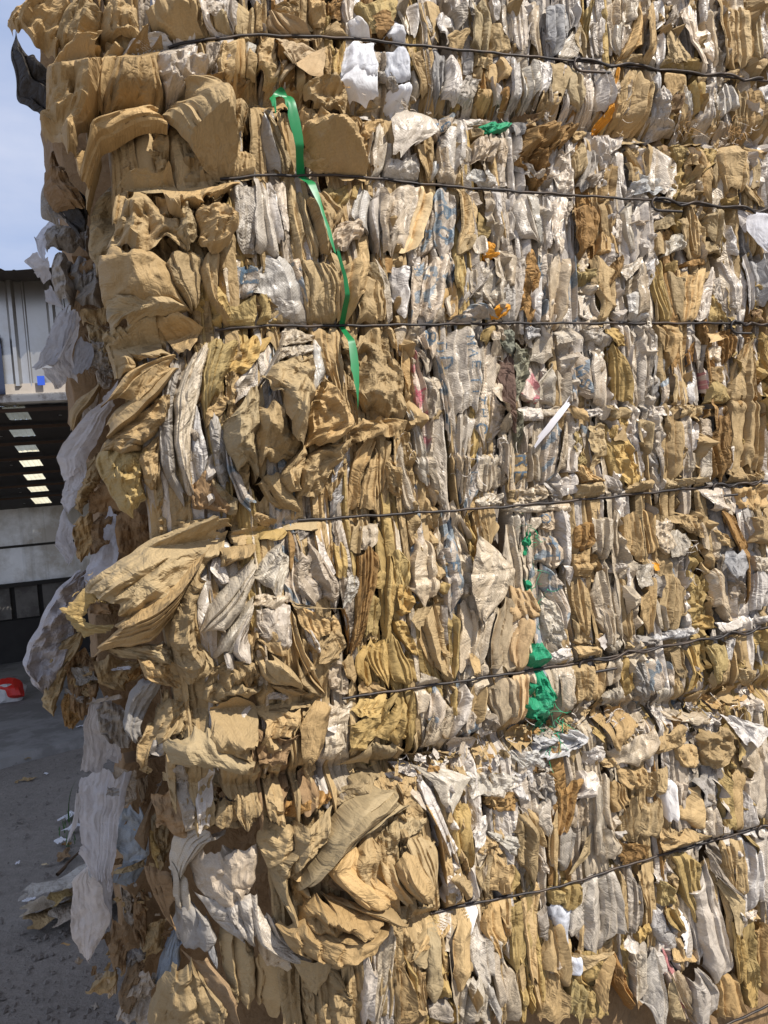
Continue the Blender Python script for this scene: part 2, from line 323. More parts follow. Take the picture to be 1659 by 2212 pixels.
PIECES = []
def sheet(kind, L, R, bale, parent, pleats=1, bulge=None, lift=0.0, flags='', base=0.0, seed=0, order=0.0, res=1.0, px=True, name=None):
    """one folded sheet between a left and a right edge, both running downwards"""
    g = np.random.default_rng(seed); front = bale in 'TML'
    L = np.asarray(L, float); R = np.asarray(R, float)
    if px:
        b0 = base + (0.5 * (bulge or 0.008) if front else 0)
        def place(q):
            a = np.stack(pix(q[:, 0], q[:, 1], b0), 1)
            if front:
                for _ in range(3): a = np.stack(pix(q[:, 0], q[:, 1], b0 + corner_back(a[:, 0], bale) + np.minimum(macro(a[:, 0], a[:, 1], bale), cap(a[:, 0], a[:, 1], bale))), 1)
            return a
        L, R = place(L), place(R)
    nR = 40; l0, r0 = resample(L, nR, 0), resample(R, nR, 0)
    W = np.linalg.norm(r0 - l0, axis=1).mean() + 1e-4; Ln = 0.5 * (np.linalg.norm(np.diff(l0, axis=0), axis=1).sum() + np.linalg.norm(np.diff(r0, axis=0), axis=1).sum()) + 1e-4
    strip = front and bale in 'TML' and Ln > 1.5 * W and 'C' not in flags and 'F' not in flags and W < 0.075 and kind not in 'EWfGa'
    step = 0.0025 * res; NU = int(np.clip(W / (0.0017 * res if strip else step), 8, 96)) + 1; NV = int(np.clip(Ln / (step * (1.6 if strip else 1.25)), 8, 160)) + 1
    if front and 'F' not in flags and kind not in 'EW':            # the sheet runs on a little behind its neighbours
        wd = np.linalg.norm(r0 - l0, axis=1).mean(); gx = np.clip(0.12 * wd, 0.0015, 0.005)
        dl = (r0.mean(0) - l0.mean(0)); dl = dl / (np.linalg.norm(dl) + 1e-9) * gx; L = L - dl; R = R + dl
    flap = 'F' in flags; torn = 'T' in flags; crum = 'C' in flags
    sm = int(NV / (40 if flap else 13)); l, r = resample(L, NV, sm), resample(R, NV, sm)
    u = np.linspace(0, 1, NU)[None]; v = np.linspace(0, 1, NV)[:, None]
    # ragged outline
    def wob(n, f, a):
        t = np.linspace(0, 1, n); return a * sum(np.sin(2 * math.pi * f * k * t + g.uniform(0, 6.28)) / k for k in (1, 1.7, 3.1))
    ea = min(0.0016, 0.04 * W); jl, jr = wob(NV, max(1, Ln / 0.09), ea), wob(NV, max(1, Ln / 0.09), ea)
    if torn: jt = 0.0003 if kind == 'l' else 0.0018; jl = jl + g.normal(0, jt, NV); jr = jr + g.normal(0, jt, NV)
    ax = (r - l) / (np.linalg.norm(r - l, axis=1)[:, None] + 1e-6); l = l + ax * jl[:, None]; r = r + ax * jr[:, None]
    Q = l[:, None] + u[..., None] * (r - l)[:, None]
    down = np.stack([np.gradient(Q[..., 0], axis=0), np.gradient(Q[..., 1], axis=0)], -1); down /= np.linalg.norm(down, axis=-1)[..., None] + 1e-9
    ee = min(0.007, 0.06 * Ln); tl = min(0.022, 0.14 * Ln) * (0.25 if flap else 1.0); uq = np.linspace(-1, 1, NU)
    e0 = wob(NU, max(0.6, W / 0.05), ee) + tl * g.uniform(-1, 1) * uq + tl * g.uniform(0, 1.2) * np.abs(uq - g.uniform(-.6, .6)); e1 = wob(NU, max(0.6, W / 0.05), ee) + tl * g.uniform(-1, 1) * uq - tl * g.uniform(0, 1.2) * np.abs(uq - g.uniform(-.6, .6))
    if torn: e1 = e1 + g.normal(0, 0.002, NU); e0 = e0 + g.normal(0, 0.001, NU)
    fall = np.clip(1 - v / 0.3, 0, 1); fall1 = np.clip(1 - (1 - v) / 0.3, 0, 1)
    Q = Q + down * ((fall * e0 + fall1 * e1)[..., None])
    X = (u - 0.5) * np.linalg.norm(r - l, axis=1)[:, None]; Y = v * Ln + 0 * u
    uu = 2 * u - 1; vv = 2 * v - 1
    if kind == 'l': flap = True; bulge = 0.4 * (bulge or 0.01)
    if bulge is None: bulge = float(np.clip(0.13 * W, 0.003, 0.009))
    env = 1 - np.abs(vv) ** 4
    skew = g.uniform(-0.35, 0.35)
    pk_ = g.uniform(-0.7, 0.7); prof = np.where(uu < pk_, (uu + 1) / (pk_ + 1), (1 - uu) / (1 - pk_)) ** g.uniform(0.55, 1.0)
    if flap:
        h = bulge * (prof * 0.5 + 0.35) + 0.005 + 0.004 * (v ** 2) * g.uniform(0.3, 2.2) * np.sign(g.uniform(-0.3, 1)) + 0.003 * uu * g.uniform(-1, 1)
    else:
        tuck = g.uniform(0.018, 0.036); q = g.uniform(14, 30); te0, te1 = g.choice([0.0, 0.002, 0.012], 2) * (1.0 if Ln > 0.6 * W else 0.15)
        mode = g.random(); sg = 1 if g.random() < 0.6 else -1
        if mode < 0.68 and bulge < 0.02:                     # a plate: one edge tucked in, the other free and standing a little proud
            prof = (0.5 + 0.5 * sg * uu) ** g.uniform(0.5, 0.9); tk = tuck * np.where(uu * sg < 0, np.abs(uu) ** q, 0.12 * np.abs(uu) ** 20)
            h = (bulge * 0.7 + g.uniform(0.003, 0.009)) * prof * (0.6 + 0.4 * env) - tk - np.where(vv < 0, te0, te1) * np.abs(vv) ** 16
        else: h = bulge * prof * (0.45 + 0.55 * env) - tuck * np.abs(uu) ** q * (0.65 + 0.35 * np.sign(uu) * g.uniform(-1, 1)) - np.where(vv < 0, te0, te1) * np.abs(vv) ** 16
        h = h + g.uniform(-0.28, 0.28) * X * (W < 0.06)
    # pleats running down the sheet
    if pleats > 1 or (W > 0.022 and not flap and g.random() < (0.75 if W < 0.055 else 0.3)) or (strip and W > 0.012):
        n = int(np.ceil(pleats * 1.7)) if pleats > 1 else 1 + int(W > 0.022) + int(W > 0.036) + int(W > 0.05)
        if strip: n = max(1, int(round(W / (g.uniform(0.008, 0.013) if pleats > 1 else g.uniform(0.013, 0.026)))))
        wv = sum((0.45 if strip else 1.0) * (0.35 if kind == 'l' else 1.0) * g.uniform(0.03, 0.14) * np.sin(2 * math.pi * (f * v + g.random())) for f in (0.5, 0.9, 1.7))
        ph = n * (u + 0.10 * np.sin(2 * math.pi * u + g.uniform(0, 6.28))) + wv * min(1.4, n * 0.5) + g.random()
        f = ph % 1.0; cellid = np.floor(ph).astype(int)
        asym = g.choice([0.16, 0.84, g.uniform(.15, .85)]) if strip else g.choice([g.uniform(0.14, 0.27), g.uniform(0.73, 0.86), g.uniform(0.3, 0.7)]); tri = np.where(f < asym, f / asym, (1 - f) / (1 - asym))
        pa = np.minimum(0.60 * np.linalg.norm(r - l, axis=1)[:, None] / n, 0.016 if front else 0.022) * (0.95 if strip else 0.78 if pleats > 1 else 0.62)
        amp = 1 + 0.45 * np.sin(cellid * 2.4 + 5 * v * g.uniform(0.3, 1) + g.uniform(0, 6))
        h = h + pa * amp * (tri ** 0.6 - 0.6) * (0.45 if kind == 'l' else 1.0)
    ks = dict(f=0.25, c=0.15, h=0.4, E=0.0, W=0.0, l=0.8, M=0.8, w=0.7, p=0.7, b=0.7, s=0.85).get(kind, 1.0) * (0.5 if flap and not crum else 1.0)
    asp = dict(l=3.5, w=4.0, p=4.0, b=4.0, s=3.2).get(kind, 3.0)
    if ks:
        base_cell = float(np.clip((0.38 if crum else 0.5) * W, 0.010, 0.034 if crum else 0.05)); k1 = (0.80 if crum else (0.16 if strip else 0.46) * g.uniform(0.5, 1.4)) * ks; asp = asp * 1.6 if strip else asp
        h = h + facets(X, Y, base_cell, k1, g, 1.2 if crum else asp)
        if W > 0.03 or crum: h = h + facets(X, Y, base_cell * 0.42, k1 * 0.85, g, 1.1 if crum else 1.7)
        if W * Ln > 0.01: h = h + facets(X, Y, base_cell * 1.9, k1 * 0.6, g, 1.3 if crum else asp)
        if not strip and W > 0.04: h = h + facets(X, Y, base_cell * 0.24, k1 * 0.7, g, 1.4)
        # a few sharp cross creases
        for _ in range(int(g.integers(0, 3)) + (3 if crum else 0) + (3 if W > 0.06 else 0)):
            th = g.uniform(-0.6, 0.6) + (math.pi / 2 if g.random() < 0.25 else 0); y0 = g.uniform(0.1, 0.9) * Ln
            d = (Y - y0) * math.cos(th) + X * math.sin(th); wd = g.uniform(0.006, 0.018)
            h = h + g.choice([-1, 1]) * 0.30 * ks * wd * np.clip(1 - np.abs(d) / wd, 0, None)
    if kind in 'EW': h = 0.001 + 0.003 * np.sin(3 * v + uu * 0.4)
    h = h + lift + order
    s, z = Q[..., 0], Q[..., 1]
    if front:
        h = h + lumps(s, z) + seam_back(s, z, bale) + macro(s, z, bale)
        if kind not in 'EW':
            for c in CRIMP:
                if c[0][0] - 0.01 < s.mean() < c[0][-1] and g.random() < 0.8:
                    d = line_dist(s, z, c) + g.normal(0, 0.0012); k = 1.0 if not flap else 0.5
                    h = h + k * (0.0042 * np.exp(-((d + 0.009) / 0.008) ** 2) - 0.0045 * np.exp(-((d - 0.003) / 0.0035) ** 2))
        h = smin(h, cap(s, z, bale, flap or kind in 'EW'), 0.004)
        dn = base + h + corner_back(s, bale)
    else:
        dn = base + h
    V = P3(s, z, dn); off = g.uniform(0, 40, 2); uv = np.stack([X + off[0], Y + off[1]], -1)
    nm, mat = KIND[kind]; F = grid_faces(NV, NU)
    o = new_mesh(name or nm, V, F[:, ::-1], mat, parent, uv.reshape(-1, 2), smooth=True if kind in 'EWf' else ('sharp' if strip else False))
    t = g.normal(1.0, 0.10); w = g.normal(0, 0.035); o.color = (max(0.55, t * (1 + w)), max(0.55, t), max(0.5, t * (1 - 1.6 * w)), 1)
    PIECES.append((o, V.reshape(-1, 3), F, bale, kind, float(s.mean()), float(z.mean())))
    return o
DATA = '''
R 0 0
@T
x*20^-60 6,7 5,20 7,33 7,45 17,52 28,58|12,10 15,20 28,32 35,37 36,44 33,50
k*40C 20,0 14,6 5,16 9,20|46,0 44,12 38,28 34,37
k2*25 46,0 38,25 36,40|66,0 62,22 55,30
k*20 66,0 66,22 80,25|94,0 97,18 96,25
k4*25 94,0 100,18 133,27|126,0 126,15 137,26
s*10 128,0 131,15 139,26|134,0 136,18 146,25
n 133,0 135,10|145,3 143,14
k 137,8 140,20 150,25|145,8 148,20 153,25
s 146,0 147,12 151,20|154,0 152,12 153,20
k 154,0 153,20 158,25|166,2 166,15 166,24
k3*60C 60,21 42,32 33,45 29,62 28,78 36,94|75,25 66,30 63,50 60,70 50,85 47,100
k*30 68,27 62,45 62,65 66,80|82,28 74,40 68,60 66,72
k*50 90,23 78,38 70,55 66,70 64,78|105,22 100,38 104,55 103,68 92,72
s2*40 100,20 84,26 79,34|120,25 108,28 96,36
s*40C 106,27 96,33 99,42 108,50 107,62|134,29 133,38 130,50 124,55 112,60
n 134,29 133,45 132,52|145,27 143,38 137,47
k 145,27 140,42 143,55|152,26 152,40 150,55
k 152,26 151,45 152,58|158,25 159,40 158,60
p 158,26 158,42|166,27 165,40
k 158,36 155,50|166,30 166,52
oTC 133,50 136,55 152,62|146,47 158,52 160,60
@M
dC*30^-60 30,88 26,100 27,115 34,127 44,127|36,92 40,103 50,118 55,128
q^-70 26,107 24,120 24,129 38,135|30,112 34,120 40,132 40,135
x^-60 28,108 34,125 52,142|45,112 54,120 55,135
k*10^-70 97,88 72,108 59,130 58,150 62,166|104,88 142,114 130,122 110,140 72,166
k2*50^10 48,101 62,84 80,76 100,68 106,66|58,117 66,100 80,90 94,84 108,84
k4*60^8 103,66 112,80 128,98 147,116|128,54 146,56 151,70 152,95 150,117
k*20^20 150,60 151,75 152,90|163,68 158,80 154,90
k2*15 153,92 150,105 150,117|163,98 166,105 166,115
k^10 48,100 52,112 53,117|60,100 59,110 58,118
k*20^-5 58,100 57,118 54,132|66,100 60,120 57,132
k*10^10 77,124 74,140 74,147|83,126 82,140 79,148
k2*40C 83,126 80,145 72,155 66,166|93,125 105,138 115,145 122,166
k2C*30 117,132 117,144 113,155 122,165|128,136 124,142 128,148 126,160
kC*40 132,132 125,140 132,150 128,166|153,134 153,145 148,152 144,166
k2*25^10 115,127 118,135 126,136|148,115 152,118 136,132
k*30^25 88,113 77,123|104,113 107,129
k*40^25 104,107 101,112 106,125 110,140 116,143|110,109 113,118 116,135 117,143
w2*15 152,117 153,140 151,155|166,117 166,140 166,166
k2 150,155 147,166|166,150 166,166
@A
l*20 38,138 27,150 22,158 20,166|42,140 35,150 30,160 30,166
q2C*40 34,146 27,153 32,166|58,142 58,155 58,166
R 1 0
@T
k2 0,0 0,22|5,0 4,10 5,24
k2C 7,2 14,6 22,14|20,0 27,5 28,16
c^4 7,5 9,18 20,24|12,8 28,17 44,30
k3 20,10 24,15 30,17|28,0 32,10 38,18
k3C 34,0 35,12 40,18|42,0 44,10 46,18
o2 45,0 47,14|54,0 54,15
k 48,16 44,25 57,25|57,14 58,18 62,25
s3 54,0 56,12 58,16|64,0 62,8 62,14
f*12 58,14 61,22 64,27|63,13 70,20 76,28
y*15 65,0 64,6 74,18 78,24|90,0 89,10 86,16
oFT 75,11 76,20 78,27|89,11 88,18 82,26
f*10 89,15 86,20 84,27|93,17 96,24 97,30
p 90,0 91,10 97,22|95,0 99,14 100,23
s 95,0 100,12 102,24|106,0 106,14 103,23
k2 106,0 108,12 114,24|120,0 119,10 119,25
n 108,8 110,18 118,24|113,10 117,18 117,24
s 119,8 118,18 122,26|124,7 128,12 130,20 126,26
n 122,6 128,14 129,22|134,0 136,12 130,22
kF 128,20 124,24 125,32|138,19 136,26 134,32
k 139,0 141,12 140,25 140,32|148,0 152,15 151,28 151,35
s 151,0 153,8 155,14|156,0 157,8 156,16
k 152,16 152,28 152,34|163,20 164,30 164,36
w 158,0 159,14 162,25|166,0 166,26
k3C 0,26 1,35 4,50|12,25 15,33 13,50 8,54
c^4 13,25 15,34 24,42|40,30 44,32 30,42
cF 43,31 30,38 23,43|45,32 45,42 42,51
c 18,38 12,48|25,42 14,53
k3 45,30 45,40 44,50|53,28 54,40 52,52
y2 50,35 50,50|58,28 56,40 55,52
f3*15 59,27 58,36 55,50|75,28 76,40 79,50
fF*15 60,45 54,52 66,64|74,39 79,50 80,62
n 76,32 77,45|83,32 84,50
f2*15 82,30 84,45 88,55|95,30 96,40 98,55
nC 80,42 81,55|88,50 92,60
f*10 86,58 85,65 92,70|98,55 99,62 96,70
k 99,32 100,45 106,55 108,65|111,33 112,45 113,60
p 100,46 101,56 103,64|106,52 108,62
q2 113,34 114,48 115,60 120,68|122,34 121,46 120,62
s*12 123,37 122,45 120,58 122,65|130,35 131,44 132,55 130,67
k 131,36 132,48|135,38 135,50
q 135,36 136,46|141,36 143,46
nF 136,49 132,56 130,67|146,50 144,58 140,66
k 145,36 143,42|150,36 153,44
k 153,40 152,48 155,53|160,37 166,46 160,53
s 153,48 156,60 158,68|160,56 162,66
o 160,58 161,72|166,54 166,74
k 146,55 145,65|154,60 152,72
@M
k^-12 0,58 0,70|28,55 29,68
n 20,60 22,75|29,58 28,90
k2 0,70 8,90 14,112|10,76 20,95 24,114
n 0,80 4,95 8,112|6,78 14,100 16,112
k^4 10,76 16,90 20,105|14,75 22,92 26,110
k*15C 30,58 31,75 30,86|40,70 38,76 36,86
k2 55,74 62,82 66,88|60,58 69,70 69,84
k2*35C^6 48,49 32,55 36,63 40,71|52,50 61,57 60,66 56,74
k*55C^4 36,77 33,85 36,98 44,105 44,113|52,76 62,82 70,95 74,105 71,113
kFC*12 27,97 27,106 42,113|35,99 44,103 53,104
kF 68,66 76,67|73,61 85,66
s 69,68 70,74|76,69 74,76
kC 72,74 70,85 74,90|80,72 83,80 80,86
p 75,85 73,100 72,112|83,72 80,90 80,106
p 80,93 78,106 74,117|87,94 86,107 84,112
wC*12 85,107 82,115 95,118|103,100 104,110 105,119
b*15 110,71 114,86 119,90|134,68 130,74 120,88
w*12 132,73 121,88 119,100 118,112|132,72 132,90 132,105 131,118
p 118,98 118,110 117,120|131,100 131,112 131,122
k*10 103,95 103,105 112,118|113,93 114,105 114,118
wF*18^10 92,72 86,80 86,95 87,107|104,68 111,79 116,89 100,99
t 114,104 113,112 113,120|119,106 116,114
n 132,72 133,85 136,92|138,71 138,84 137,92
s2C 138,70 140,78 148,78|150,74 158,74 160,78
k 138,83 139,92|145,84 146,90
n2C*15 141,91 139,102 139,110|149,88 150,95 147,106
n2C*15 150,89 149,96 149,108|158,88 157,94 152,108
G3C*14 146,80 144,85 147,89|160,77 162,82 160,88
p 133,93 134,106|138,95 139,108
n 155,90 156,104 157,112|163,88 162,104 160,113
k 132,112 131,122|137,116 143,122
s 153,114 155,123|160,116 164,122
tF 137,112 136,117 146,123|150,111 153,116 154,122
w*12 0,117 0,140 0,166|6,116 9,140 16,166
s2 7,118 8,135 15,158|12,116 13,134 18,158
s 12,117 13,135 17,150|19,117 19,135 22,150
k2 19,117 22,140 27,166|24,117 28,138 33,166
k2 24,116 30,140 36,166|29,117 34,138 43,166
y3C 43,117 48,125 55,132|66,117 62,126 58,134
k*28 36,123 38,140 43,156 45,166|43,120 58,136 52,145 52,157
nC*20 58,140 50,150 50,156 54,164|70,142 68,152 64,158
y 64,118 62,128|68,118 64,130
w2 69,119 64,130 62,140 70,148|76,119 74,130 72,142 74,160
s*10 76,119 74,132 75,145 79,160|83,119 82,135 83,150 80,160
w*14 83,119 82,135 83,160 85,166|107,120 104,135 100,150 95,166
h*10 107,120 103,135 98,152 94,160|113,121 111,135 107,150 103,166
tC 90,166 93,161|103,156 104,166
b2 108,140 106,152 103,166|115,130 115,150 113,166
b*10 115,122 115,140 116,166|130,122 129,140 127,166
k*8 131,122 132,145 131,160|138,124 145,136 142,150 135,160
w 138,126 143,134|143,124 148,134
s 153,122 153,135 158,148|162,124 163,135 160,147
n 160,140 158,155|166,138 166,160
k2 131,150 131,166|142,152 138,166
p 140,155 140,166|147,155 147,166
yF 144,138 143,150 143,156|152,142 152,150 149,158
aF 149,157 147,166|153,160 153,166
E^30 7,78 8,66 12,59 16,57 20,60 22,66 20,69|11,78 11,68 14,62 16,61 18,63 19,66 18,69
E^40 13,65 18,82 23,100 28,118 38,140 45,166|19,63 26,88 29,104 34,118 41,142 47,166
R 2 0
@T
s2 0,0 0,20 4,33|10,0 10,20 11,33
p2 11,0 12,18 14,33|20,0 17,15 19,37
q*10 20,0 22,18 24,37|37,0 40,12 39,20 30,36
s 37,0 41,12 36,25|45,0 44,13 44,18
k 45,14 40,24 46,38|47,15 49,28 47,39
pF 43,15 33,28 29,38|46,16 45,28 42,40
y 50,0 47,20 47,38|53,0 52,10 50,20
s3 53,10 53,24 55,36|60,12 60,22 60,38
p 58,0 58,14 64,25|69,0 70,12 69,20
p 61,16 64,30 68,40|69,16 68,25 68,38
p 69,0 70,17|79,0 76,18
s 69,18 68,25 69,32|75,20 73,28 70,33
k2*12 78,5 80,12 75,25 70,38|83,4 82,14 83,30 80,42
k2*12 84,10 84,25 84,42|90,0 91,18 90,44
k 70,37 69,43|90,37 88,45
s 91,0 91,18|99,0 98,16 93,20
nC 100,10 99,22|107,2 108,18
s 91,20 92,32 91,45|96,22 97,34 95,46
kF 97,25 97,38 95,44|102,24 110,35 118,42
yC 96,40 95,46|112,40 119,44 118,48
s2 108,0 107,12 112,30 122,44|117,0 117,14 123,30 128,46
s 118,18 118,28 128,42|123,17 128,28 129,40
p 124,5 126,20 130,40|130,6 130,20 134,42
nC 128,5 130,30 138,42|134,2 135,30 139,42
k*14 134,0 135,15 138,35 142,47|145,0 145,20 146,40 148,45
k*14 145,0 146,20 147,43|156,0 155,20 157,44
k2 156,0 157,30 160,40|160,0 160,20 162,38
s2 157,5 158,18 161,35|166,0 166,40
k 140,46 141,53|166,37 160,50
s2 0,38 0,60 0,70|5,40 6,60 4,70
p3 5,40 8,60 9,72|14,40 15,62 14,66
s 16,40 17,55 17,66|25,40 24,54 21,60
kF 24,41 25,55 23,60|39,46 36,54 33,62
k 22,58 18,66 20,74|33,62 28,72 26,76
k2 35,48 33,60 42,70|43,44 45,60 44,70
s3 44,47 46,62 50,75|53,44 54,64 56,82
s*8 55,48 56,65 58,72|60,45 65,62 64,70
p 60,46 62,55|66,40 66,50
nC 64,56 65,66|69,52 69,66
aF 66,46 65,54 64,57|68,45 67,53 65,57
a2C*10 64,68 58,78 56,85|67,66 67,76 60,84
k2 70,46 72,62 70,76|80,46 78,60 72,74
k*12 80,46 78,62 71,78 69,83|89,47 88,62 88,76 86,83
s 90,48 92,62 93,80|94,48 97,65 100,85
s2C*25 94,55 97,72 95,88|98,56 104,76 116,84
kF 96,50 99,60 100,64|108,50 110,55 109,60
d 101,64 100,72|110,60 108,72
t2 110,55 112,68|116,60 117,72
y 113,52 117,65 120,76|122,52 122,70
s2 122,50 123,65 119,80|130,52 126,70 130,86
p 118,76 119,86|126,76 124,86
w2 134,55 133,66 134,75|141,56 146,70 146,75
k2 142,56 148,75 150,90|151,55 152,75 152,92
k2 152,55 153,75 157,90|158,54 162,70 160,88
s 160,58 160,64|166,54 166,68
k 163,68 161,86|166,68 166,86
nC 136,78 138,92|147,78 148,92
@M
d 5,70 5,76 0,90|20,68 24,72 14,78
q 0,72 0,88|5,74 8,80 5,90
qF 10,76 6,80|24,71 20,76
o2C*15 8,94 2,105 10,112 16,124|32,95 26,105 20,124
o2C*30 14,78 8,86 9,95 4,103|42,77 40,86 33,95 28,100
kC 36,85 40,92|46,80 48,90
nC 0,100 0,112|10,108 12,118
s3C 34,92 26,110 20,124|39,96 37,110 38,126
k2 38,95 39,110 40,120|46,94 48,105 46,112
q2 48,94 47,110 42,124|54,93 55,105 50,120
s3C*10 56,86 55,92 60,105 62,110|66,84 70,92 68,100
s 68,93 72,110 74,125|74,96 74,112 76,124
nC 50,112 46,120|63,110 60,122
k2 62,106 60,115 57,130|70,104 68,118 66,132
k 69,84 71,92|92,88 90,90
kF 68,86 70,94|88,83 93,90
k 74,94 80,105 86,112|79,93 83,104 86,110
k 79,92 80,102|85,91 86,100
k 75,105 77,118|86,110 82,120
k2 86,95 86,105 88,115|92,93 91,105 90,115
w*15 92,94 89,110 88,118 92,128|100,93 106,105 107,118 105,131
tFC 80,112 77,118 78,128|86,113 96,117 104,124
yC 104,90 104,100 108,108|112,90 115,97 112,105
kC 113,90 113,94|133,87 134,92
yC 117,94 116,110 112,120|132,92 131,105 124,112
k 120,96 122,115 124,130|127,105 127,120 127,130
k*15 137,92 133,100 134,112 140,125|144,92 147,105 147,125
k 131,98 130,108 127,120|135,108 138,125 137,128
k 148,94 148,110|151,98 151,112
p 151,100 152,112|158,98 156,108
k 155,98 157,110 155,122|163,97 160,110 160,122
s 151,110 151,122|156,110 155,122
s 160,105 162,125|166,100 166,128
k2 148,120 156,132|156,122 165,135
kC 110,122 106,128 112,134|121,120 122,128
yC 136,128 136,134|144,128 144,135
w*12 0,127 1,145 4,155 14,160|8,127 12,145 15,158
p 8,127 13,145 16,160|17,128 18,150 17,166
s2 20,128 18,145 20,160|24,130 25,150 23,166
s2 26,128 25,150 29,166|38,128 36,145 35,166
nC 34,132 33,150|40,128 38,148
o*14 41,130 38,140 39,155 44,165|54,129 57,140 55,155 48,166
k2 57,130 59,148 62,155|64,132 66,150
k2 60,150 56,166|64,148 72,166
s2 68,136 68,155|72,140 72,160
p 72,130 75,150 79,166|78,132 79,150 82,160
s 77,130 78,145 80,166|90,132 91,150 89,166
n 77,144 78,147|88,143 88,146
s 90,135 91,145|102,138 97,142
kF 92,144 90,150|104,138 106,146
k 92,148 96,166|99,150 102,166
t 100,155 100,165|110,150 112,162
k2 108,138 110,150 112,166|115,140 114,155 118,166
k2 115,138 117,150 120,166|124,140 126,155 126,166
k 127,135 128,150 129,156|135,136 135,150 134,158
k2C 126,155 127,166|135,156 134,166
p 136,140 136,160|139,140 139,160
s 140,146 139,160 142,166|144,146 147,166
lF 146,130 148,145 152,152|150,138 166,140 166,150
lF^8 150,140 150,150 158,165|166,138 166,158
R 0 1
@B
l*15 20,0 16,4 22,10 24,17|32,0 32,10 34,15 33,20
l 29,23 30,30 34,33|33,20 38,28 41,34
l2*30 42,35 34,45 30,58 25,68 23,70|50,35 48,55 45,70 40,75
l2*30 45,36 42,55 30,72 36,80|54,34 50,55 47,68 50,80
l*15 50,55 48,68 46,80|60,52 61,66 58,77
lT 27,72 30,78 35,85|44,74 44,80 40,85
q2C*40 33,0 33,15 38,30|48,0 45,12 50,18 46,34
q2C*20 45,4 46,20 50,28|66,0 66,12 64,20
dF*20 42,14 45,18|65,0 64,9
q*40 58,15 46,32|65,14 67,34
k 50,36 55,45|68,33 70,45
kC 56,45 58,60|70,45 72,70
nCT 58,55 60,70 72,80|66,54 70,68 76,80
n 62,75 63,85|74,80 70,88
k*20 60,84 50,92 44,100 45,110|66,83 62,95 52,105 48,114
s 63,84 56,95 50,108|65,84 63,100 55,110
l*15 45,125 42,145 40,160 40,166|58,125 55,145 50,160 46,166
l2*40 75,82 68,92 55,105 42,120 37,132 41,145|78,84 72,100 66,115 58,130 52,145
kCT*20 60,130 52,145 48,160 50,166|64,130 66,146 56,158 54,166
d 55,150 57,166|75,148 80,166
@M
k*40 65,0 66,15 70,33|102,0 112,18 122,34
k2*25 102,0 113,20 124,35|128,0 130,18 126,33
k2*25 130,0 128,12 136,28 148,46|143,0 141,10 140,30 155,46
yC2*20 125,20 125,35 146,46|138,14 146,25 152,45
kF*15 113,0 120,10 124,18|128,0 141,10 136,17
p 142,0 146,18 147,32|158,0 152,15 153,32
b*12 153,3 152,18 153,30|166,7 166,20 160,28
yF 147,35 146,42 150,46|166,25 166,42 166,46
k2*25 73,52 70,60 76,80|80,56 88,70 84,78
k2*25 72,42 70,52 80,66 97,68|100,40 102,50 104,62 110,66
k*35 69,32 72,40 74,48|95,24 122,34 104,42
kF*20 100,40 103,48 116,66|115,38 132,46 126,58
k3*35 110,65 85,75 76,85 70,93|118,68 100,85 90,95 78,97
k2*30 112,70 95,85 75,100 67,112|113,75 100,92 88,105 70,117
k3*25C 113,78 95,100 78,112 68,120 63,130|112,90 103,110 96,118 80,130
y3C*20 64,128 65,140 76,158 82,166|95,120 92,135 90,150 95,166
k2C*15 95,120 90,132 95,150|105,115 102,130 104,148
n2*20 112,65 106,80 104,100 103,120 106,140 118,160|121,66 112,90 112,120 114,140 122,160
p2*20 122,66 113,95 114,125 122,155|136,55 130,80 124,110 122,135 124,150
d^-20 128,70 126,95|133,66 132,98
y3*20 137,54 132,75 134,95 134,100|160,48 152,62 146,75 140,95
y2C*15 155,55 148,70 149,80|166,50 166,66 155,80
w*15 166,66 152,82 151,92|166,70 166,85 153,94
kC 143,83 134,98 132,108|150,88 146,98 136,108
s2*10 126,98 124,110 125,130 130,148|129,102 132,118 135,130 132,140
n3*15 135,104 137,115 140,140 146,155|142,105 148,118 147,135 150,155
k*50C 150,92 148,105 148,125 155,138|166,88 166,100 166,139
b*12 147,125 148,140 155,160 162,166|152,136 158,150 166,160
d2 122,150 128,166|136,135 140,150 150,166
k2C 136,145 140,155 136,166|140,148 152,158 152,166
R 1 1
@M
w*15 0,0 0,24 5,30|20,0 29,18 35,44
w*8 0,26 10,36 8,44|20,12 30,25 34,44
yF*10 0,25 4,35 0,46|7,24 9,32 10,44
kFT 7,24 9,42 14,44|10,30 18,35 24,42
b2 20,0 26,12 32,28|28,0 30,15 33,30
k2*10 29,0 32,15 33,30 36,45|46,0 52,20 54,44
k 47,0 51,15 52,22|56,0 58,5 53,18
k*28 58,4 53,20 54,44|70,0 73,8 69,20 67,32
k*10 70,14 68,30 66,44|80,14 82,28 84,44
k 74,2 73,12 80,22|79,2 82,12 84,24
p2 76,2 80,14 85,44|84,8 86,20 89,44
o 80,0 82,10|88,0 88,14
s*10 87,4 88,20 90,37|100,0 98,18 100,25 97,38
k 90,38 92,44|95,37 98,44
b2 102,0 100,20 101,44|112,0 109,20 105,44
b*8 112,0 108,20 105,44|125,0 122,18 118,35 113,44
p 118,35 113,44|120,33 121,44
y 128,0 128,18 131,26|136,0 133,12 133,24
k 120,20 121,42|128,18 130,40
p 122,28 124,40|130,24 128,40
n2 134,8 132,25 130,38|155,2 150,15 140,25
p2 138,10 138,24 147,30|155,5 158,25 158,35
b 130,38 126,44|140,32 158,43
aFC 151,36 148,39 152,42|156,31 162,34 160,40
a 147,0 149,4|154,0 153,3
n 155,20 158,44|166,18 166,44
p 158,0 160,24|166,0 166,22
y 0,52 0,66|12,50 5,62
w*10 18,47 15,58 8,72 0,86|19,48 16,62 14,70
p 18,48 16,60|36,48 36,55 24,58
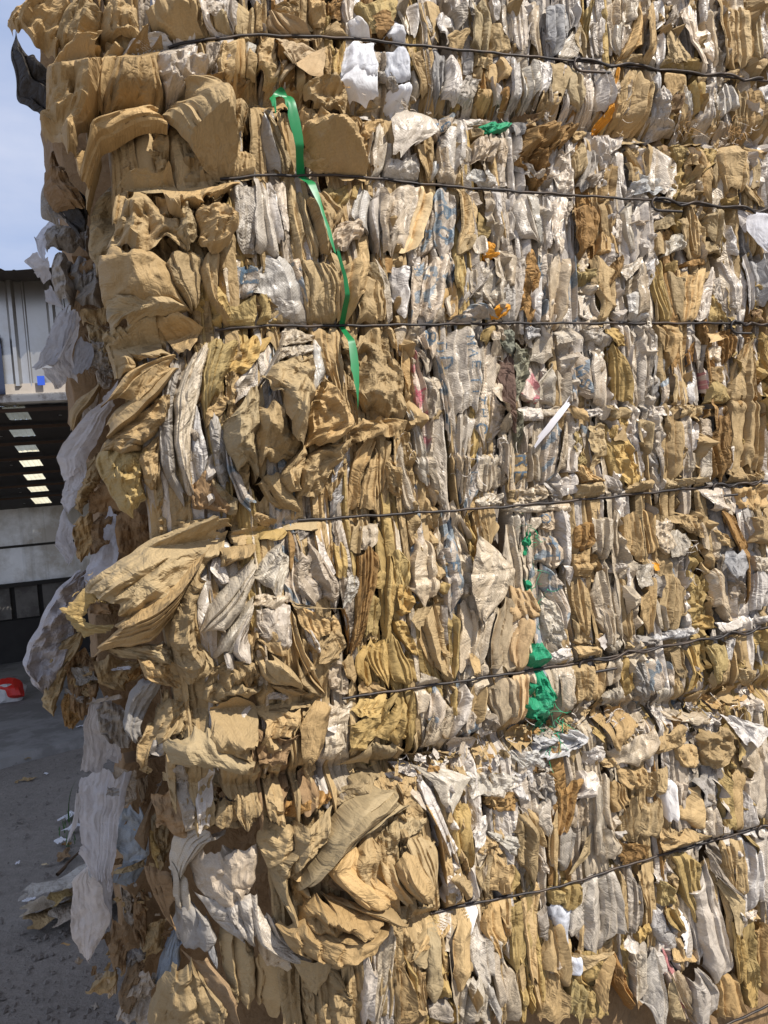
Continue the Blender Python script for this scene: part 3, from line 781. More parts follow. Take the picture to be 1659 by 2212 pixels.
p 17,60 15,68|36,56 36,63
k2 36,48 37,62 43,78|46,47 48,65 52,90
k2 46,47 48,70 52,95|54,47 55,70 55,85
t 37,58 37,75 36,87|44,60 47,76 43,84
kC*22 60,46 60,60 62,80 63,105|86,46 93,70 95,95 95,108
k 84,46 90,60|90,46 93,68
kFC*20 62,110 60,122|80,104 95,108 95,115
kC*60 36,63 12,72 4,84 0,90|36,65 36,85 33,105 30,120
kC*50 0,90 0,122 2,136|32,105 30,122 20,138
k2C*15 34,84 34,100 36,110|43,84 40,100 38,108
kC*45 43,84 38,98 36,115 32,126|46,86 56,100 60,112 48,122
kC*25 58,118 36,128 28,140 28,155|60,120 56,132 44,145 40,157
k2C*30 30,122 16,142 18,150 28,158|32,125 30,138 28,145
k*10 0,140 8,158 18,166|15,142 22,155 30,166
kC 44,140 46,150 48,160|58,128 56,140 50,155
s2 58,124 50,140 49,166|62,128 60,145 56,166
k2 68,119 62,135 58,166|76,120 66,145 66,166
k2*10 74,127 68,150 67,166|77,127 78,145 77,166
k 76,120 77,140 80,160|86,118 84,135 82,150
p 90,47 92,58 94,65|101,46 98,56 96,66
k 95,55 94,72 98,85|100,60 100,75 100,90
p2 96,98 102,115 105,150|100,100 106,115 112,150
p2 87,125 90,140 98,166|93,118 96,140 108,166
kC 82,130 84,150|90,128 92,160
p 108,115 106,130 115,155|114,110 114,130 122,160
r*10 101,62 103,85 107,110 112,150|105,66 109,85 110,105 113,140
b 104,47 107,55 112,62|121,45 120,58 115,65
p 103,58 110,70 112,78|114,66 113,74
p*10 108,78 112,95 113,108|116,75 122,90 122,96 118,105
k 114,100 114,108|122,96 122,104 120,106
b 117,62 120,80 125,100|119,66 124,85 127,105
b2 118,78 121,100 122,110|123,82 127,100 126,125
w 128,104 130,125 133,150|142,98 142,110 135,130 134,145
w2*16 119,47 119,65 123,85 127,100 129,110|148,46 144,55 143,75 142,98
p 130,128 133,140 134,166|142,105 141,125 137,150
y 147,46 145,58|157,46 150,58
w*8 144,60 143,80 142,110 148,120|156,55 156,75 152,98 148,125
mC 158,46 158,60|166,48 166,65
M 160,65 157,80 160,105|166,65 166,110
nC 153,85 152,100 150,120|158,90 159,105 158,120
b2 137,140 134,155 136,166|146,125 146,145 143,160
p3 146,128 144,145 145,152|158,128 160,145 159,152
k 138,152 138,166|144,154 144,166
p 145,153 146,163|160,153 160,162
n 158,120 160,140|166,115 166,150
E^40 47,0 52,18 54,40 55,60 57,80 60,100|49,0 54,18 57,35 58,50 62,75 60.5,102
R 2 1
@M
n2 0,0 0,20 0,43|8,0 6,20 4,44
o2 8,0 6,20 5,43|18,0 16,12 12,43
s 16,16 11,28 13,43|19,18 18,30 18,43
b 19,26 17,43|24,30 25,43
s 20,12 22,25|22,14 24,28
p*12 25,0 25,20 27,43|38,0 37,20 36,43
b 37,2 37,25 38,43|40,8 42,25 42,43
yC 39,6 40,20 46,23|50,4 52,12 56,24
w 44,24 45,38 45,43|51,24 53,35 56,43
k*15 53,0 53,20 58,30 57,43|70,5 68,20 66,43
o 60,5 62,20|72,0 70,14
p*8 76,8 76,24 74,43|85,5 85,24 85,43
pF 72,6 70,10 72,17|84,1 83,6 76,14
w 74,23 74,43|87,23 86,43
w 86,22 87,43|90,24 91,43
s 86,5 87,10|93,0 92,10
y2 90,5 92,20 98,43|98,0 98,20 106,43
k 98,8 100,25 106,43|110,10 110,30 109,43
yF 99,5 100,10|107,3 107,10
k2*10 110,10 108,25 110,43|126,8 122,25 118,43
o 112,4 114,7|124,0 126,5
y2 128,20 127,43|134,35 140,43
s2 126,8 122,30 117,43|131,10 128,30 126,43
n2 132,10 132,30 136,43|137,10 138,28 142,43
s*8 138,5 142,20 144,43|148,5 151,18 150,40
s 148,0 151,20 152,40|153,0 155,15 155,30
q 154,0 157,20 158,35|166,0 166,30
d 153,35 154,43|160,35 162,43
s 10,46 11,55|18,45 19,54
p 20,46 16,55 13,70|26,46 27,58 27,70
mC 0,55 2,80 0,95|10,55 12,70 6,90
w 47,46 49,52 50,58|58,46 62,54 61,58
yC 60,46 62,55 68,60|68,46 71,56 72,60
r 14,72 8,85 5,96|16,80 18,90 19,97
p*12 27,71 18,82 18,97|29,72 29,97
p 30,72 32,96|37,75 38,96
b 34,62 37,80 38,96|38,65 40,80 42,96
b*10 39,62 39,80 42,97|46,60 49,80 51,97
w*12 53,60 50,75 54,97|56,58 62,75 62,97
pF*12 27,49 29,57|38,47 44,55
y4 62,60 65,78 66,96|70,62 74,80 76,96
s 70,65 73,80 78,95|75,80 78,96
w2 72,50 74,70 79,97|78,56 79,80 81,97
w 79,50 80,75 81,97|86,50 87,75 85,97
w 87,45 87,65 85,95|91,45 91,65 88,80
q 91,64 89,80 88,90|97,66 97,75 92,92
k 92,45 94,60|98,46 98,60
k2 98,45 99,60 98,70|106,46 106,58 102,70
b 94,82 95,97|101,80 99,97
k 103,75 101,97|106,75 106,97
k 107,72 107,97|113,72 114,97
o 113,62 114,72|119,55 118,70
s 117,72 113,85 115,97|119,78 119,97
n 118,50 120,75|124,52 124,75
kF 126,50 126,57|134,50 135,55
p 127,58 128,68|135,57 135,70
r 125,72 127,90|127,72 130,95
k 128,70 129,82|136,72 135,82
y2 128,82 127,97|137,82 140,96
o2 136,48 138,70|143,46 145,65
y 160,50 163,70|166,48 166,90
k2 148,60 143,75 141,88|155,55 150,70 147,80
k*14 155,55 147,70 141,90 140,110 140,137|156,56 160,85 166,105 166,140
s2 5,98 6,107|18,98 19,107
p 19,98 20,106|30,97 32,105
sC 48,99 52,105|62,98 62,104
kF*10 34,98 39,105 47,108|46,98 48,104
k*8 62,97 63,107|74,97 77,101 75,106
sC 88,98 90,105|101,97 101,103
k 100,98 100,108|107,97 107,107
kC 106,97 107,106|122,96 120,105
o 125,97 126,107|136,97 145,94 144,102
mC 0,100 2,120 4,130|5,100 5,120
s 5,108 8,120 10,128|14,108 13,118
b*12 25,105 23,115 21,135 21,148|30,104 33,112 31,128 25,148
p 33,108 31,125 28,140|37,110 36,125 33,143
s 37,122 34,140|42,125 41,145
s*8 32,143 29,155|40,140 42,155
b 45,106 45,115 48,125|52,107 51,115 49,123
y3C 41,105 42,120 43,140|45,110 48,125 50,140
k2C 53,104 52,120 52,140|60,107 61,125 58,138
y 60,108 60,125 68,150|64,108 66,130 72,152
y2C 64,105 65,125 72,150|74,105 76,125 82,150
kF 65,110 66,120|72,110 73,120
s 77,104 78,118|79,102 80,115
k 80,105 81,120 84,128|87,105 88,118 86,128
s 77,115 78,130 82,147|80,115 82,130 86,145
n2 88,105 90,120 96,145|92,107 95,125 98,145
k*8 99,106 99,125 100,146|107,106 107,125 108,146
s3 108,106 109,120 110,130|118,107 118,120 115,130
p 110,125 111,140|116,128 117,142
p 121,118 119,130 120,145|124,120 127,135 128,145
n 120,105 121,118|126,105 125,120
o3 126,105 126,125 130,145|136,105 136,125 138,142
s 136,108 135,125 138,142|142,105 141,120 140,138
k 0,125 0,150|8,128 8,150
p 7,130 6,148|13,118 14,146
p 12,120 15,146|20,130 20,147
k2C 42,135 42,147|50,137 58,148
s 58,140 60,150|66,143 70,156
k 0,150 0,161|6,150 7,160
p 7,150 8,160|19,148 26,157
s 18,146 28,157|25,148 32,157
k 41,148 42,157|57,147 57,155
sC 56,146 60,154|65,145 69,154
kC 72,147 74,155|90,145 90,151
k2 98,145 98,152|120,143 128,148
kC*15 138,138 140,148|150,137 159,150
k 146,142 160,148|166,138 166,146
p 0,163 0,166|20,160 20,166
p 20,160 20,166|36,158 36,166
k 143,150 150,166|166,147 166,166
s 120,150 130,166|142,149 146,166
WF^26 33,93 21,107 10,121|35,96 23,111 12,125
R 0 2
@B
l*15 40,0 37,12 36,20 40,30|48,0 47,15 50,25 46,33
kC 44,5 48,20 48,33|60,0 62,15 56,30
dC 60,0 58,25|75,0 70,30
l*20 70,0 62,20 55,40 51,48|83,0 80,15 74,35 60,48
d 75,0 76,30|110,0 108,20
@b
vC*40 55,36 38,48 25,72 17,88 15,97 20,108 27,116|56,40 56,60 50,75 44,95 34,112
k2C*15 45,74 36,90 30,105 28,122 32,133|55,80 48,95 42,108 35,131
n 42,82 40,88|50,78 46,86
d2C 42,90 44,115 48,135|62,88 64,110 62,130
k2C 44,100 44,115 55,120|60,102 60,110 65,110
n3F 46,100 50,112|58,100 64,108
kC*10 60,95 64,110 78,116|90,92 92,105 86,113
o 76,104 80,112|92,100 92,108
fF 72,100 72,102|84,99 85,101
oC 42,112 40,125 42,140|52,125 54,132 48,140
qC 40,114 45,122|55,118 54,124
q2C 62,125 64,150|80,120 85,150
l3*20 58,122 55,135 53,166|75,118 72,135 82,166
nF 58,122 56,124|78,117 79,120
@M
k2C 110,6 112,14|145,3 148,10
k2*55 138,5 110,14 85,28 65,42 55,52|150,12 138,30 120,48 105,60 88,68
k2*45 140,20 115,45 85,64 66,72|118,48 112,68 100,82 68,89
d^-10 58,56 58,66|70,60 72,68
yFT*15 58,46 44,60 42,66|66,52 60,60 54,68
yFT*15 42,65 46,72 56,82|50,66 60,72 74,73
s2 138,30 136,38 145,48|146,32 148,45 150,48
k2C*25 143,24 145,35|166,18 160,32
k2 150,12 152,20|166,8 166,16
p2*30 166,32 150,45 140,58 133,70|166,38 158,60 146,75 130,84
k2C*40 124,37 115,50 112,70 112,85 118,110|135,40 127,55 124,80 128,90 140,100
p2*20 166,54 148,75 140,90|166,60 157,80 148,97
s*20 163,60 152,82 150,90 155,98|166,58 160,80 166,92
k2*20 112,86 118,105 122,112|128,84 140,100 132,108
k2*20 65,88 80,95 105,98|100,84 110,90 112,98
k3C*10 90,92 95,105 105,112|110,95 115,108 118,115
q4*20 100,104 85,120 80,140 84,150|106,108 98,125 90,140 92,150
k2C*20 106,125 100,140 95,150|125,118 128,130 118,148
k3C*15 134,100 132,115 135,125|150,95 166,100 166,110
k2C*20 135,112 133,122 150,128|166,110 166,118
k*40 115,140 107,150 104,160|135,140 150,155 166,166
kC*45 128,132 132,142 140,152 160,160|150,120 166,128 166,150
sF 160,126 140,145|163,127 142,147
kCF 146,140 148,146|166,140 166,150
n 100,145 97,155 105,158|107,148 108,155
k*15 98,135 90,150 89,165|107,140 98,152 94,166
R 1 2
@M
k2 0,0 0,8|14,5 10,10
k3C 18,7 20,12|40,5 38,12
yC 0,10 0,18|20,10 14,18
p2*20 15,22 4,32 0,40 0,52|20,20 20,35 18,50
p 0,54 0,62|20,52 14,62
n*10 0,64 4,78 0,80|20,58 19,75 19,92
k 0,80 10,90|18,75 19,94
o 20,12 20,22 22,38|24,14 24,28 23,36
nC 20,12 24,20|36,8 34,18
n*20 30,22 25,40 27,52 38,60|35,22 45,34 54,50 55,62
sF 38,17 42,35 45,43|41,18 48,32 52,42
p2 22,62 24,85 40,106|26,66 28,88 44,108
k*10 20,60 24,85 36,110 45,118|22,62 30,90 42,110
k2*12 25,60 30,72 40,84|50,66 48,76 44,86
kF*12 22,57 24,62|40,62 56,62
s 30,72 34,85|40,82 40,92
kC 40,86 42,102|52,76 58,88 48,100
kC*10 49,68 50,82 56,92|54,68 58,80 58,90
k*15 26,92 28,110 40,120|27,100 40,112 46,119
nC3 50,98 46,108 50,119|55,96 58,105 60,118
k 56,95 60,110|62,92 66,105 64,112
o2 55,60 60,72 60,86|62,64 62,80 60,95
y2 50,15 51,30 54,45|56,20 58,35 58,44
k 62,8 60,28|68,6 66,26
p 68,6 66,28|80,6 78,22
o2*8 66,30 66,50 64,80 61,95|78,20 76,45 70,75 66,88
tFC 60,40 57,48 56,62|66,43 70,48 61,58
y3 73,52 72,75 72,85|82,54 82,70 80,80
y 77,40 76,50|84,38 85,50
y2*10 86,32 84,50 85,78|91,36 92,55 87,78
y2 87,26 90,40 95,62|96,25 98,40 98,50
yC*10 94,46 92,56 93,66|100,48 102,58 98,70
y3 79,78 72,90 75,100 85,115|84,85 86,100 85,112
y4 85,80 86,100 92,114|90,80 98,100 100,113
y2C 90,68 92,80 105,95|98,72 104,85 105,93
y 94,95 98,112|102,95 105,110
y 72,88 66,95 66,105 70,110|75,95 78,112 74,114
kFC 68,110 66,119|78,110 85,116
p*14 104,18 101,35 102,52 106,60|111,18 116,38 117,50 113,60
k 104,78 110,95 120,106|108,76 116,100 122,106
k*12 110,60 108,75 115,95 120,108|116,62 122,80 126,105
kF 103,62 100,70 104,77|113,60 108,72
y 117,45 118,52|124,45 122,53
b*12 116,20 120,35 122,45 124,60|128,18 131,30 133,45 132,62
n 120,60 121,80 126,92|128,64 128,80 127,90
y 122,63 125,80 126,108|132,65 131,85 131,108
p 133,55 133,75 132,105|142,60 144,75 140,95
p 145,72 142,85 138,98 136,106|157,60 152,80 146,104
c 158,58 153,80 151,104|166,55 166,80 166,104
pF*20^8 142,14 138,30 136,42 138,58 144,72|143,14 155,26 167,37 160,52 145,73
kF 136,90 140,105|144,95 144,104
pF 106,104 104,113|120,108 114,112
k*35 0,94 4,104 10,110 25,112|8,92 20,100 26,108 30,116
k2*10 8,112 22,120|30,112 40,119
k2 0,126 10,130|36,122 34,126
s 5,116 2,122|22,118 18,122
d2C 0,140 5,166|22,150 28,146 15,166
k2C*15 2,128 8,136 5,150|28,125 28,138 20,150
p3C 50,122 46,140 46,160|64,120 60,140 55,166
kF*15 36,125 28,140 30,155 33,166|49,122 47,140 40,160 36,166
sF 46,135 46,142|53,133 52,142
yC 64,130 62,145 62,158|80,130 76,145 68,158
y 86,120 80,138|92,118 84,132
y2F 68,120 62,128 66,132|84,119 80,128 76,133
y*18 95,123 84,138 76,145 84,150|97,124 98,145 95,152
y2 100,118 98,135 100,158|102,118 104,130 102,150
kF 75,149 68,158 56,166|75,150 75,166
k*10 76,149 77,166|90,149 92,158 92,166
k 92,150 93,165|97,155 98,165
p 102,116 104,125 105,134|112,114 108,130
b 112,114 110,130 112,140|118,114 121,130 116,140
k 102,145 104,157|106,140 107,150
p*12 119,122 112,138 107,158|127,121 127,140 126,158
y 126,115 127,135|130,114 130,130
s 133,115 130,130 127,146|140,112 137,130 134,146
k 140,112 138,125 136,140|148,108 146,130 143,140
c 151,108 152,120 158,140|166,105 166,120 166,138
b 136,130 135,140 140,146|146,130 146,140
nC 146,130 150,145|156,132 160,145
kT 97,158 108,164|118,157 138,160
sF 127,146 126,152 130,158|140,146 148,150 146,155
R 2 2
@M
p2 0,0 0,20 2,25|6,0 5,18
n 6,0 8,15 5,22|14,0 11,15
p 13,2 12,15|19,2 18,10
G2C 12,10 7,20 5,27|13,12 12,22 10,29
b 18,14 17,25 18,36|27,15 31,25 32,35
n 19,0 20,12|27,0 27,12
o 41,8 40,24|50,5 52,20 48,26
k2C 39,25 39,33 41,44|48,26 49,34 49,44
s*15 28,0 31,15 33,28 35,36|38,0 38,15 39,30 38,36
sF 33,34 35,42|40,36 38,49
p 52,2 52,15 53,30|62,0 62,15 60,30
p3 62,5 62,20 66,30|68,2 68,18 70,30
k3 72,2 74,18 75,30|80,0 82,15 84,30
k2 84,0 88,15 90,28|92,0 92,15 95,28
p3C 92,5 94,20 96,28|100,2 103,15 106,26
kF 100,3 101,7|108,2 108,8
k2 108,0 110,12|120,2 122,18
pF 101,12 100,17 103,30|112,13 114,20 112,26
p 121,5 123,20 125,32|128,5 133,15 133,28
k 130,10 134,22|138,15 145,23
o2 133,0 140,15 150,35 153,60|142,0 148,15 153,30 155,50
k*25 155,0 156,12 154,22|166,0 166,24
n 150,5 154,20|153,4 156,18
k2 39,45 40,60 44,80|49,44 49,60 48,82
p2 50,42 52,60 56,78|58,36 62,55 62,80
b*10 18,37 20,48 30,65 33,76|30,35 33,50 36,65 34,78
sC 58,33 60,42|70,33 71,38
p2 64,42 66,60 70,85|69,42 70,60 70,82
k2 72,40 70,60 72,80|76,42 76,62 80,80
s2 74,38 74,52 78,60|78,36 79,50 82,62
k2 82,50 84,65 86,78|92,40 92,60 92,78
pFC 80,34 80,46 82,50|90,34 87,46
aF 89,32 91,38|94,34 94,38
n 92,40 92,55|98,40 96,58
p 92,55 94,66 98,78|98,60 102,70 104,78
k*10 100,42 97,60 101,77|107,40 107,60 106,76
k 107,42 107,60 106,76|113,44 115,60 117,75
y3 115,38 117,55 118,70|124,38 126,55 126,75
y2C 120,65 118,75|128,68 130,76
p*12 126,35 130,55 130,70|134,36 142,55 148,70
nC 140,42 144,60|147,44 150,62
qF*15 136,25 133,32 138,40|148,26 150,36 146,44
s2 156,35 157,50 156,68|164,42 166,60
p 154,28 156,36|166,28 166,44
sF 131,72 136,79|150,69 148,74
s 154,70 157,76|166,66 166,72
s 94,79 92,86|118,75 118,80
s 100,78 102,82|117,75 118,80
p2C 20,50 20,70 24,90|26,55 32,75 34,88
s*8 20,90 25,97|36,88 37,95
k 40,70 40,86|48,80 50,86
k 41,86 42,94|52,86 54,92
p2 56,62 60,80 62,90|64,68 66,84
lF 52,80 56,88|60,79 62,84
kC 72,82 76,89|82,82 84,88
p 60,84 64,91|71,82 72,88
q 83,80 82,88|96,82 96,86
c 0,48 0,70|10,50 15,60 17,70
c*8 0,70 0,105|16,68 17,78 12,90 10,102
c 0,106 0,138|9,103 9,120 6,138
G2C 8,42 10,52 16,65|12,42 17,60 17,68
G3C*14 15,85 11,92 10,102|18,85 21,92 20,101
G4C*14 10,102 9,118 8,130 18,142|20,102 25,118 32,132 28,146
p 20,97 22,110 26,120|29,96 28,108 29,120
p3 28,97 30,115 32,130|38,95 38,115 42,128
k2 38,97 40,110 42,125|50,97 50,112 50,125
k2 50,98 50,110 52,122|60,97 60,110 60,122
p 60,97 62,115|70,92 70,110
p2 60,118 62,128|72,112 74,130
y2 70,95 73,110 76,122|78,93 78,110 80,120
n2*8 77,95 80,110 84,125|86,95 88,110 92,126
b2 87,95 90,110 94,120|96,93 98,105 100,115
p*8 95,115 94,125 98,130|104,112 106,122 103,130
b 98,98 100,112|105,97 106,115
k2*10 104,88 105,100 110,108|112,87 112,98 115,106
y3 112,88 118,105 112,120|124,84 124,100 118,118
y3*8 124,85 128,100 132,112|138,84 140,100 138,110
kF 128,102 126,108|132,110 132,117
kF 122,115 114,120 116,125|124,114 125,126
s 140,84 138,95|144,80 140,98
k2 144,78 146,95 150,100|156,77 158,95 160,110
y 156,76 160,92|166,74 166,95
k 150,100 150,110|160,102 160,118
k2 104,110 106,125|110,108 112,122
@L
kC 134,122 134,128|160,120 150,130
kF 140,112 140,124|150,115 150,125
p 100,130 104,136|125,130 128,138
kF*12 53,127 56,135 62,145 66,156|57,128 64,132 68,150
kF*12 66,126 66,140 67,155|80,130 83,138 72,150
kF 0,140 0,150 4,156|12,138 22,146 10,150
s2C 8,148 16,150 10,160|40,140 50,148 30,158
tC 0,156 5,164|20,152 24,166
p 62,155 70,166|90,140 88,158
kC 92,148 95,160|108,135 110,150
k*12 106,150 108,160 112,166|120,148 122,166
k*15C 122,142 125,155 128,166|138,138 142,150 140,166
yF 138,135 150,155|150,140 146,160
sF*15 134,130 142,140 150,150|160,137 166,140 160,150
sC 150,124 150,130|166,122 166,130
p2 150,150 152,166|166,140 166,166
s 78,150 90,166|94,150 90,164
k 56,160 60,166|66,158 70,166
sC 48,155 50,166|58,150 60,160
R 0 3
@b
lF 50,10 48,30 44,46|53,20 51,32 45,47
l4*20 52,0 52,30 53,50 55,64|86,0 78,30 74,60 72,75
l2*15 60,64 66,85 70,100|73,62 73,85 72,100
l2*30 54,64 48,70 46,90 47,110 56,120|60,63 66,75 72,95 66,108 58,120
nFT 74,0 76,20 74,26|88,0 88,20 80,25
Q*15 80,25 75,40 74,62|92,25 96,40 97,55 84,62
QF*10 74,64 73,72 80,76|96,55 92,66 88,74
kF 73,65 74,67|95,57 93,62
d 88,10 92,25|96,0 96,12
k2C 100,20 98,40 102,67|112,30 110,50 104,66
yC 97,40 98,55 102,67|104,45 105,60
dF*20 104,7 95,25 87,43 93,51|108,0 98,25 97,40 94,51
dC2 86,75 86,110|95,78 95,120
nC 78,78 80,100|86,80 88,105
k2C 90,100 92,125|108,98 105,120
d2C 72,100 70,115 72,130|82,98 84,115 80,132
q2C 72,120 75,130|95,115 95,125
kC 60,138 55,147|76,130 76,143
p 68,135 70,148|76,135 76,147
Q2*10 112,102 102,130 100,140|118,105 117,125 112,140
n3C*15 90,128 80,150 74,166|100,130 98,150 96,166
d2C 84,128 76,150 80,160|94,125 90,145 88,155
@L
k2 112,0 128,10 140,12|140,0 145,8 148,13
dC 100,16 104,40|120,15 120,45
kC2 115,15 118,25 130,28|140,15 140,25
kC 128,20 130,35 145,40|166,20 166,35 150,40
rF 183,-6 168,-1 150,14.5|184,-4 170,7 153,17.4
z 155,14 154,18|164,14 164,18
p 112,28 112,38 125,42|130,30 128,36
d2 95,65 100,80 112,100|112,66 112,92
n*30 140,55 148,80|166,50 166,80
n2*30 130,55 125,65 128,80 140,90|150,55 158,65 166,85
n*20 128,82 140,98 160,115|166,84 166,112
p2*20 128,33 115,44 112,60 114,80|150,42 135,48 120,62 116,70
p 112,62 112,80 116,93|120,68 122,85 121,93
q 128,98 136,120 140,130|135,98 142,130
q*10 116,85 115,105 119,120|130,90 138,110 134,121
k*10^-20 145,108 146,130 155,160|166,110 166,140 166,166
k2*25 119,122 105,140 98,155 97,166|125,128 140,150 156,166
d*15F 119,120 130,135 150,166|134,122 148,140 157,160
R 1 3
@L
k^-30 22,122 20,145 22,166|70,120 69,140 70,166
k^-25 0,125 5,140 2,166|20,125 20,150 18,166
p 2,112 8,130|18,118 20,128
w*20 0,90 0,110 18,122|12,98 20,112 50,124
kC*30 8,32 5,45 0,60|24,38 24,50 16,62
d^-20 18,22 12,30|50,15 50,24
o*10 20,20 13,32|50,12 48,22
s 30,9 28,13|44,8 40,12
k2*20 54,14 50,22 54,28|68,6 80,6 84,8
kC 82,8 85,18|100,8 100,20
s2C 90,0 95,5 105,8|105,0 106,8
s3 102,18 108,25 115,32|112,12 118,22 120,32
pF*15 104,2 115,10 124,28|120,0 139,6 127,28
t2C 136,4 140,10 142,24|166,0 166,14
oT 150,18 150,28|166,14 166,28
k2*40C 24,45 12,60 11,72 18,90 22,100|28,52 22,65 20,80 27,98
d^-10 42,68 45,82|52,72 70,84
kC 26,62 20,72|40,64 38,78
k*50C 28,33 25,48 24,65|48,28 46,42 34,60
k2*55 82,13 58,26 46,45 40,60 30,78|104,24 85,32 68,44 50,55 42,68
k 94,33 94,48|112,32 108,40
k2C*15 80,38 80,50 82,55|94,32 93,45 88,58
k2*30 66,42 62,55 55,62 72,90|74,42 80,55 75,70 80,88
k3*45 55,50 44,62 52,72 75,92|65,46 62,60 80,75 92,85
k2*20 80,62 84,75 98,90|88,60 92,72 105,88
k2*30 90,58 92,70 105,86|98,50 112,70 115,82
k2*12 97,48 105,65 114,84|112,40 117,55 116,75
k2C*60 38,82 32,95 30,105 28,112|42,82 65,93 85,100 92,102
k2*55 22,98 14,102 25,116 38,120|60,105 88,102 80,112 58,120
k2*35 42,82 60,90 92,100|58,82 80,90 100,97
k4C 90,92 92,100|112,85 113,98
kF*15 20,120 30,135 38,145|50,120 48,130 39,145
p2 82,108 78,130 75,166|92,104 88,130 80,160
s 70,125 69,150 70,166|78,118 76,140 74,166
s2 106,10 110,22 118,38 128,60|114,8 118,20 122,32 130,55
k 112,28 118,40 122,75|116,30 120,50 124,78
p 120,32 124,48 132,65|126,45 132,60
y*8 130,22 129,45 136,70|138,20 140,40 140,55
sC 140,35 142,55|150,30 150,48
k2C 150,40 145,55 146,60|154,46 160,55
s 138,72 140,87|142,60 146,88
kF*15 130,66 124,70 136,85|138,72 139,76
k 148,58 142,70 150,82|154,52 152,70 150,84
k*8 153,55 152,70 151,83|166,60 166,82
p 150,42 154,46|166,42 166,56
k2 113,96 102,115 94,130|120,94 112,112 100,120
k2 120,95 110,110 100,125|126,93 124,110 112,112
kF 102,118 100,122 104,126|112,114 108,126
k 119,108 121,130 124,147|124,110 124,130 123,150
k*12 112,100 110,125 110,148|119,108 120,130 120,149
s 120,93 118,105|127,92 124,110
k*10 133,92 128,110 126,145|138,90 138,115 138,130 132,145
k2 146,88 148,105 156,120|157,86 160,105 164,120
k 157,85 160,100|166,83 166,110
f*15 137,88 136,100 138,112|143,86 146,94 139,111
p 150,104 154,120|160,110 161,128
w*10 143,102 139,110 140,128 147,140|148,102 154,110 154,140
w 154,112 154,135 160,160|161,128 166,150
p*8 140,128 133,142 132,166|144,132 147,145 147,166
w 147,138 150,150 158,166|152,140 158,155 160,166
k*8 92,125 90,145 90,166|96,130 104,150 104,166
y 97,125 100,145|103,128 103,148
k2 103,126 104,150 111,166|108,128 108,148
n 112,150 112,166|122,150 126,162
y 124,148 126,166|130,150 132,166
k2 80,130 82,166|90,120 90,160
R 2 3
@L
sC 0,0 0,12 6,22|12,0 14,6 10,20
n2C 10,2 12,14 20,20|24,3 24,12 28,20
q2 20,10 21,20 22,28|28,12 27,22
nC 15,4 16,10|24,4 24,10
o2 29,5 30,20 28,45|44,2 40,20 35,38 32,44
s4C 44,5 42,15 38,22|52,0 52,10 50,20
n2 40,22 38,36 36,40|48,20 50,30 50,40
k 8,25 18,50|14,25 22,48
w*10 16,20 15,35 22,44|24,20 25,32 24,42
w2 30,38 30,55 31,67|40,34 38,50 34,66
k 22,30 23,50 26,66|28,30 28,48 29,65
kF 48,42 40,58 33,70|51,45 50,55 38,68
k*14 0,32 2,52 6,66|8,28 14,40 16,60 15,76
y 0,58 0,80|4,68 4,76
sC 16,55 18,68|22,60 24,70
p3 53,10 54,30 55,60|60,10 60,28 62,40
p2 58,5 60,30 66,45|64,4 64,25 70,48
k2*8 64,6 64,20 68,30|72,8 76,20 78,25
k*15 70,0 71,8 78,14|86,0 87,10 84,14
k2*10 87,0 88,12 90,20|98,0 98,12 93,20
k2 70,32 72,45 78,55|82,18 84,30 82,48
k2 86,20 84,35 82,45|96,22 97,35 92,50
p 56,40 56,55 60,62|64,40 70,50 68,60
f*8 99,5 98,20 101,34|103,8 104,22 104,36
n 104,12 105,28|112,5 110,22
k*8 116,10 110,25 104,32|120,12 121,25 119,40
k 105,40 106,52|122,38 121,48
kFC*15 96,40 94,45 96,55|113,38 118,42 104,50
q*8 118,5 121,15 122,24|132,6 132,16 130,24
w 122,24 122,45|131,24 134,38 133,46
y3 133,2 133,20 136,42|142,0 141,20 142,42
k2 142,0 143,20 142,42|151,0 148,20 147,40
s 150,15 148,30 150,45|153,14 156,30 158,42
w*12 152,0 153,20 158,35|166,0 166,33
sC 66,42 68,48|74,40 78,48
oFT 68,48 70,55 72,65|74,48 88,50 87,58
y2 0,84 0,105 2,130|18,78 18,95 16,120
k2 8,80 10,110 14,140|19,78 17,110 17,140
n 18,95 20,115|24,90 24,110
y2 26,80 27,90|32,77 35,90
y2 34,77 34,92|44,72 42,88 38,92
k 20,112 22,130 24,140|32,100 36,115 38,140
k*8 22,128 20,150 21,166|38,140 37,155 36,166
f2*12 26,91 30,105 36,125|40,90 38,105 38,125
fC*20 36,124 38,135|46,122 46,132 40,136
w*12 46,72 41,90 39,105 38,120|56,68 56,90 56,110 56,119
w*10 57,68 57,90 58,110|66,65 69,85 69,105 65,118
y 38,120 42,140 52,142|58,117 52,140
kF 39,120 42,132|56,118 62,116
k*10 60,118 54,140 56,150|67,117 64,135 60,160
y2 40,138 38,160 42,166|52,142 50,155 46,166
y 52,143 50,155 52,166|64,150 65,160 65,166
o 67,120 68,140 80,160|72,130 76,145 80,150
k 70,65 70,85 74,105|74,65 75,90 75,105
n*6 75,65 75,85 74,105|81,66 81,85 81,105
k3 82,62 82,80 88,92|92,60 92,75 90,85
sC 92,66 94,76|97,68 99,78
y2 96,70 97,88|104,75 107,88
y3 104,58 108,70 118,95|120,52 118,70 120,90
y 97,90 100,100 110,105|107,90 112,105
s*10 92,90 91,105 96,112 105,120|96,90 103,105 108,112
fT 107,90 110,105 112,122|110,92 116,105 114,115
y 80,105 82,115|89,100 88,110
sF 74,107 70,115|80,112 78,118
kF 126,68 138,85 140,105|138,74 148,84 144,100
s*16 120,62 117,75 120,95 125,115 130,135|124,60 132,80 138,105 142,125 138,140
nF 122,50 126,65 136,75|130,60 140,75 148,83
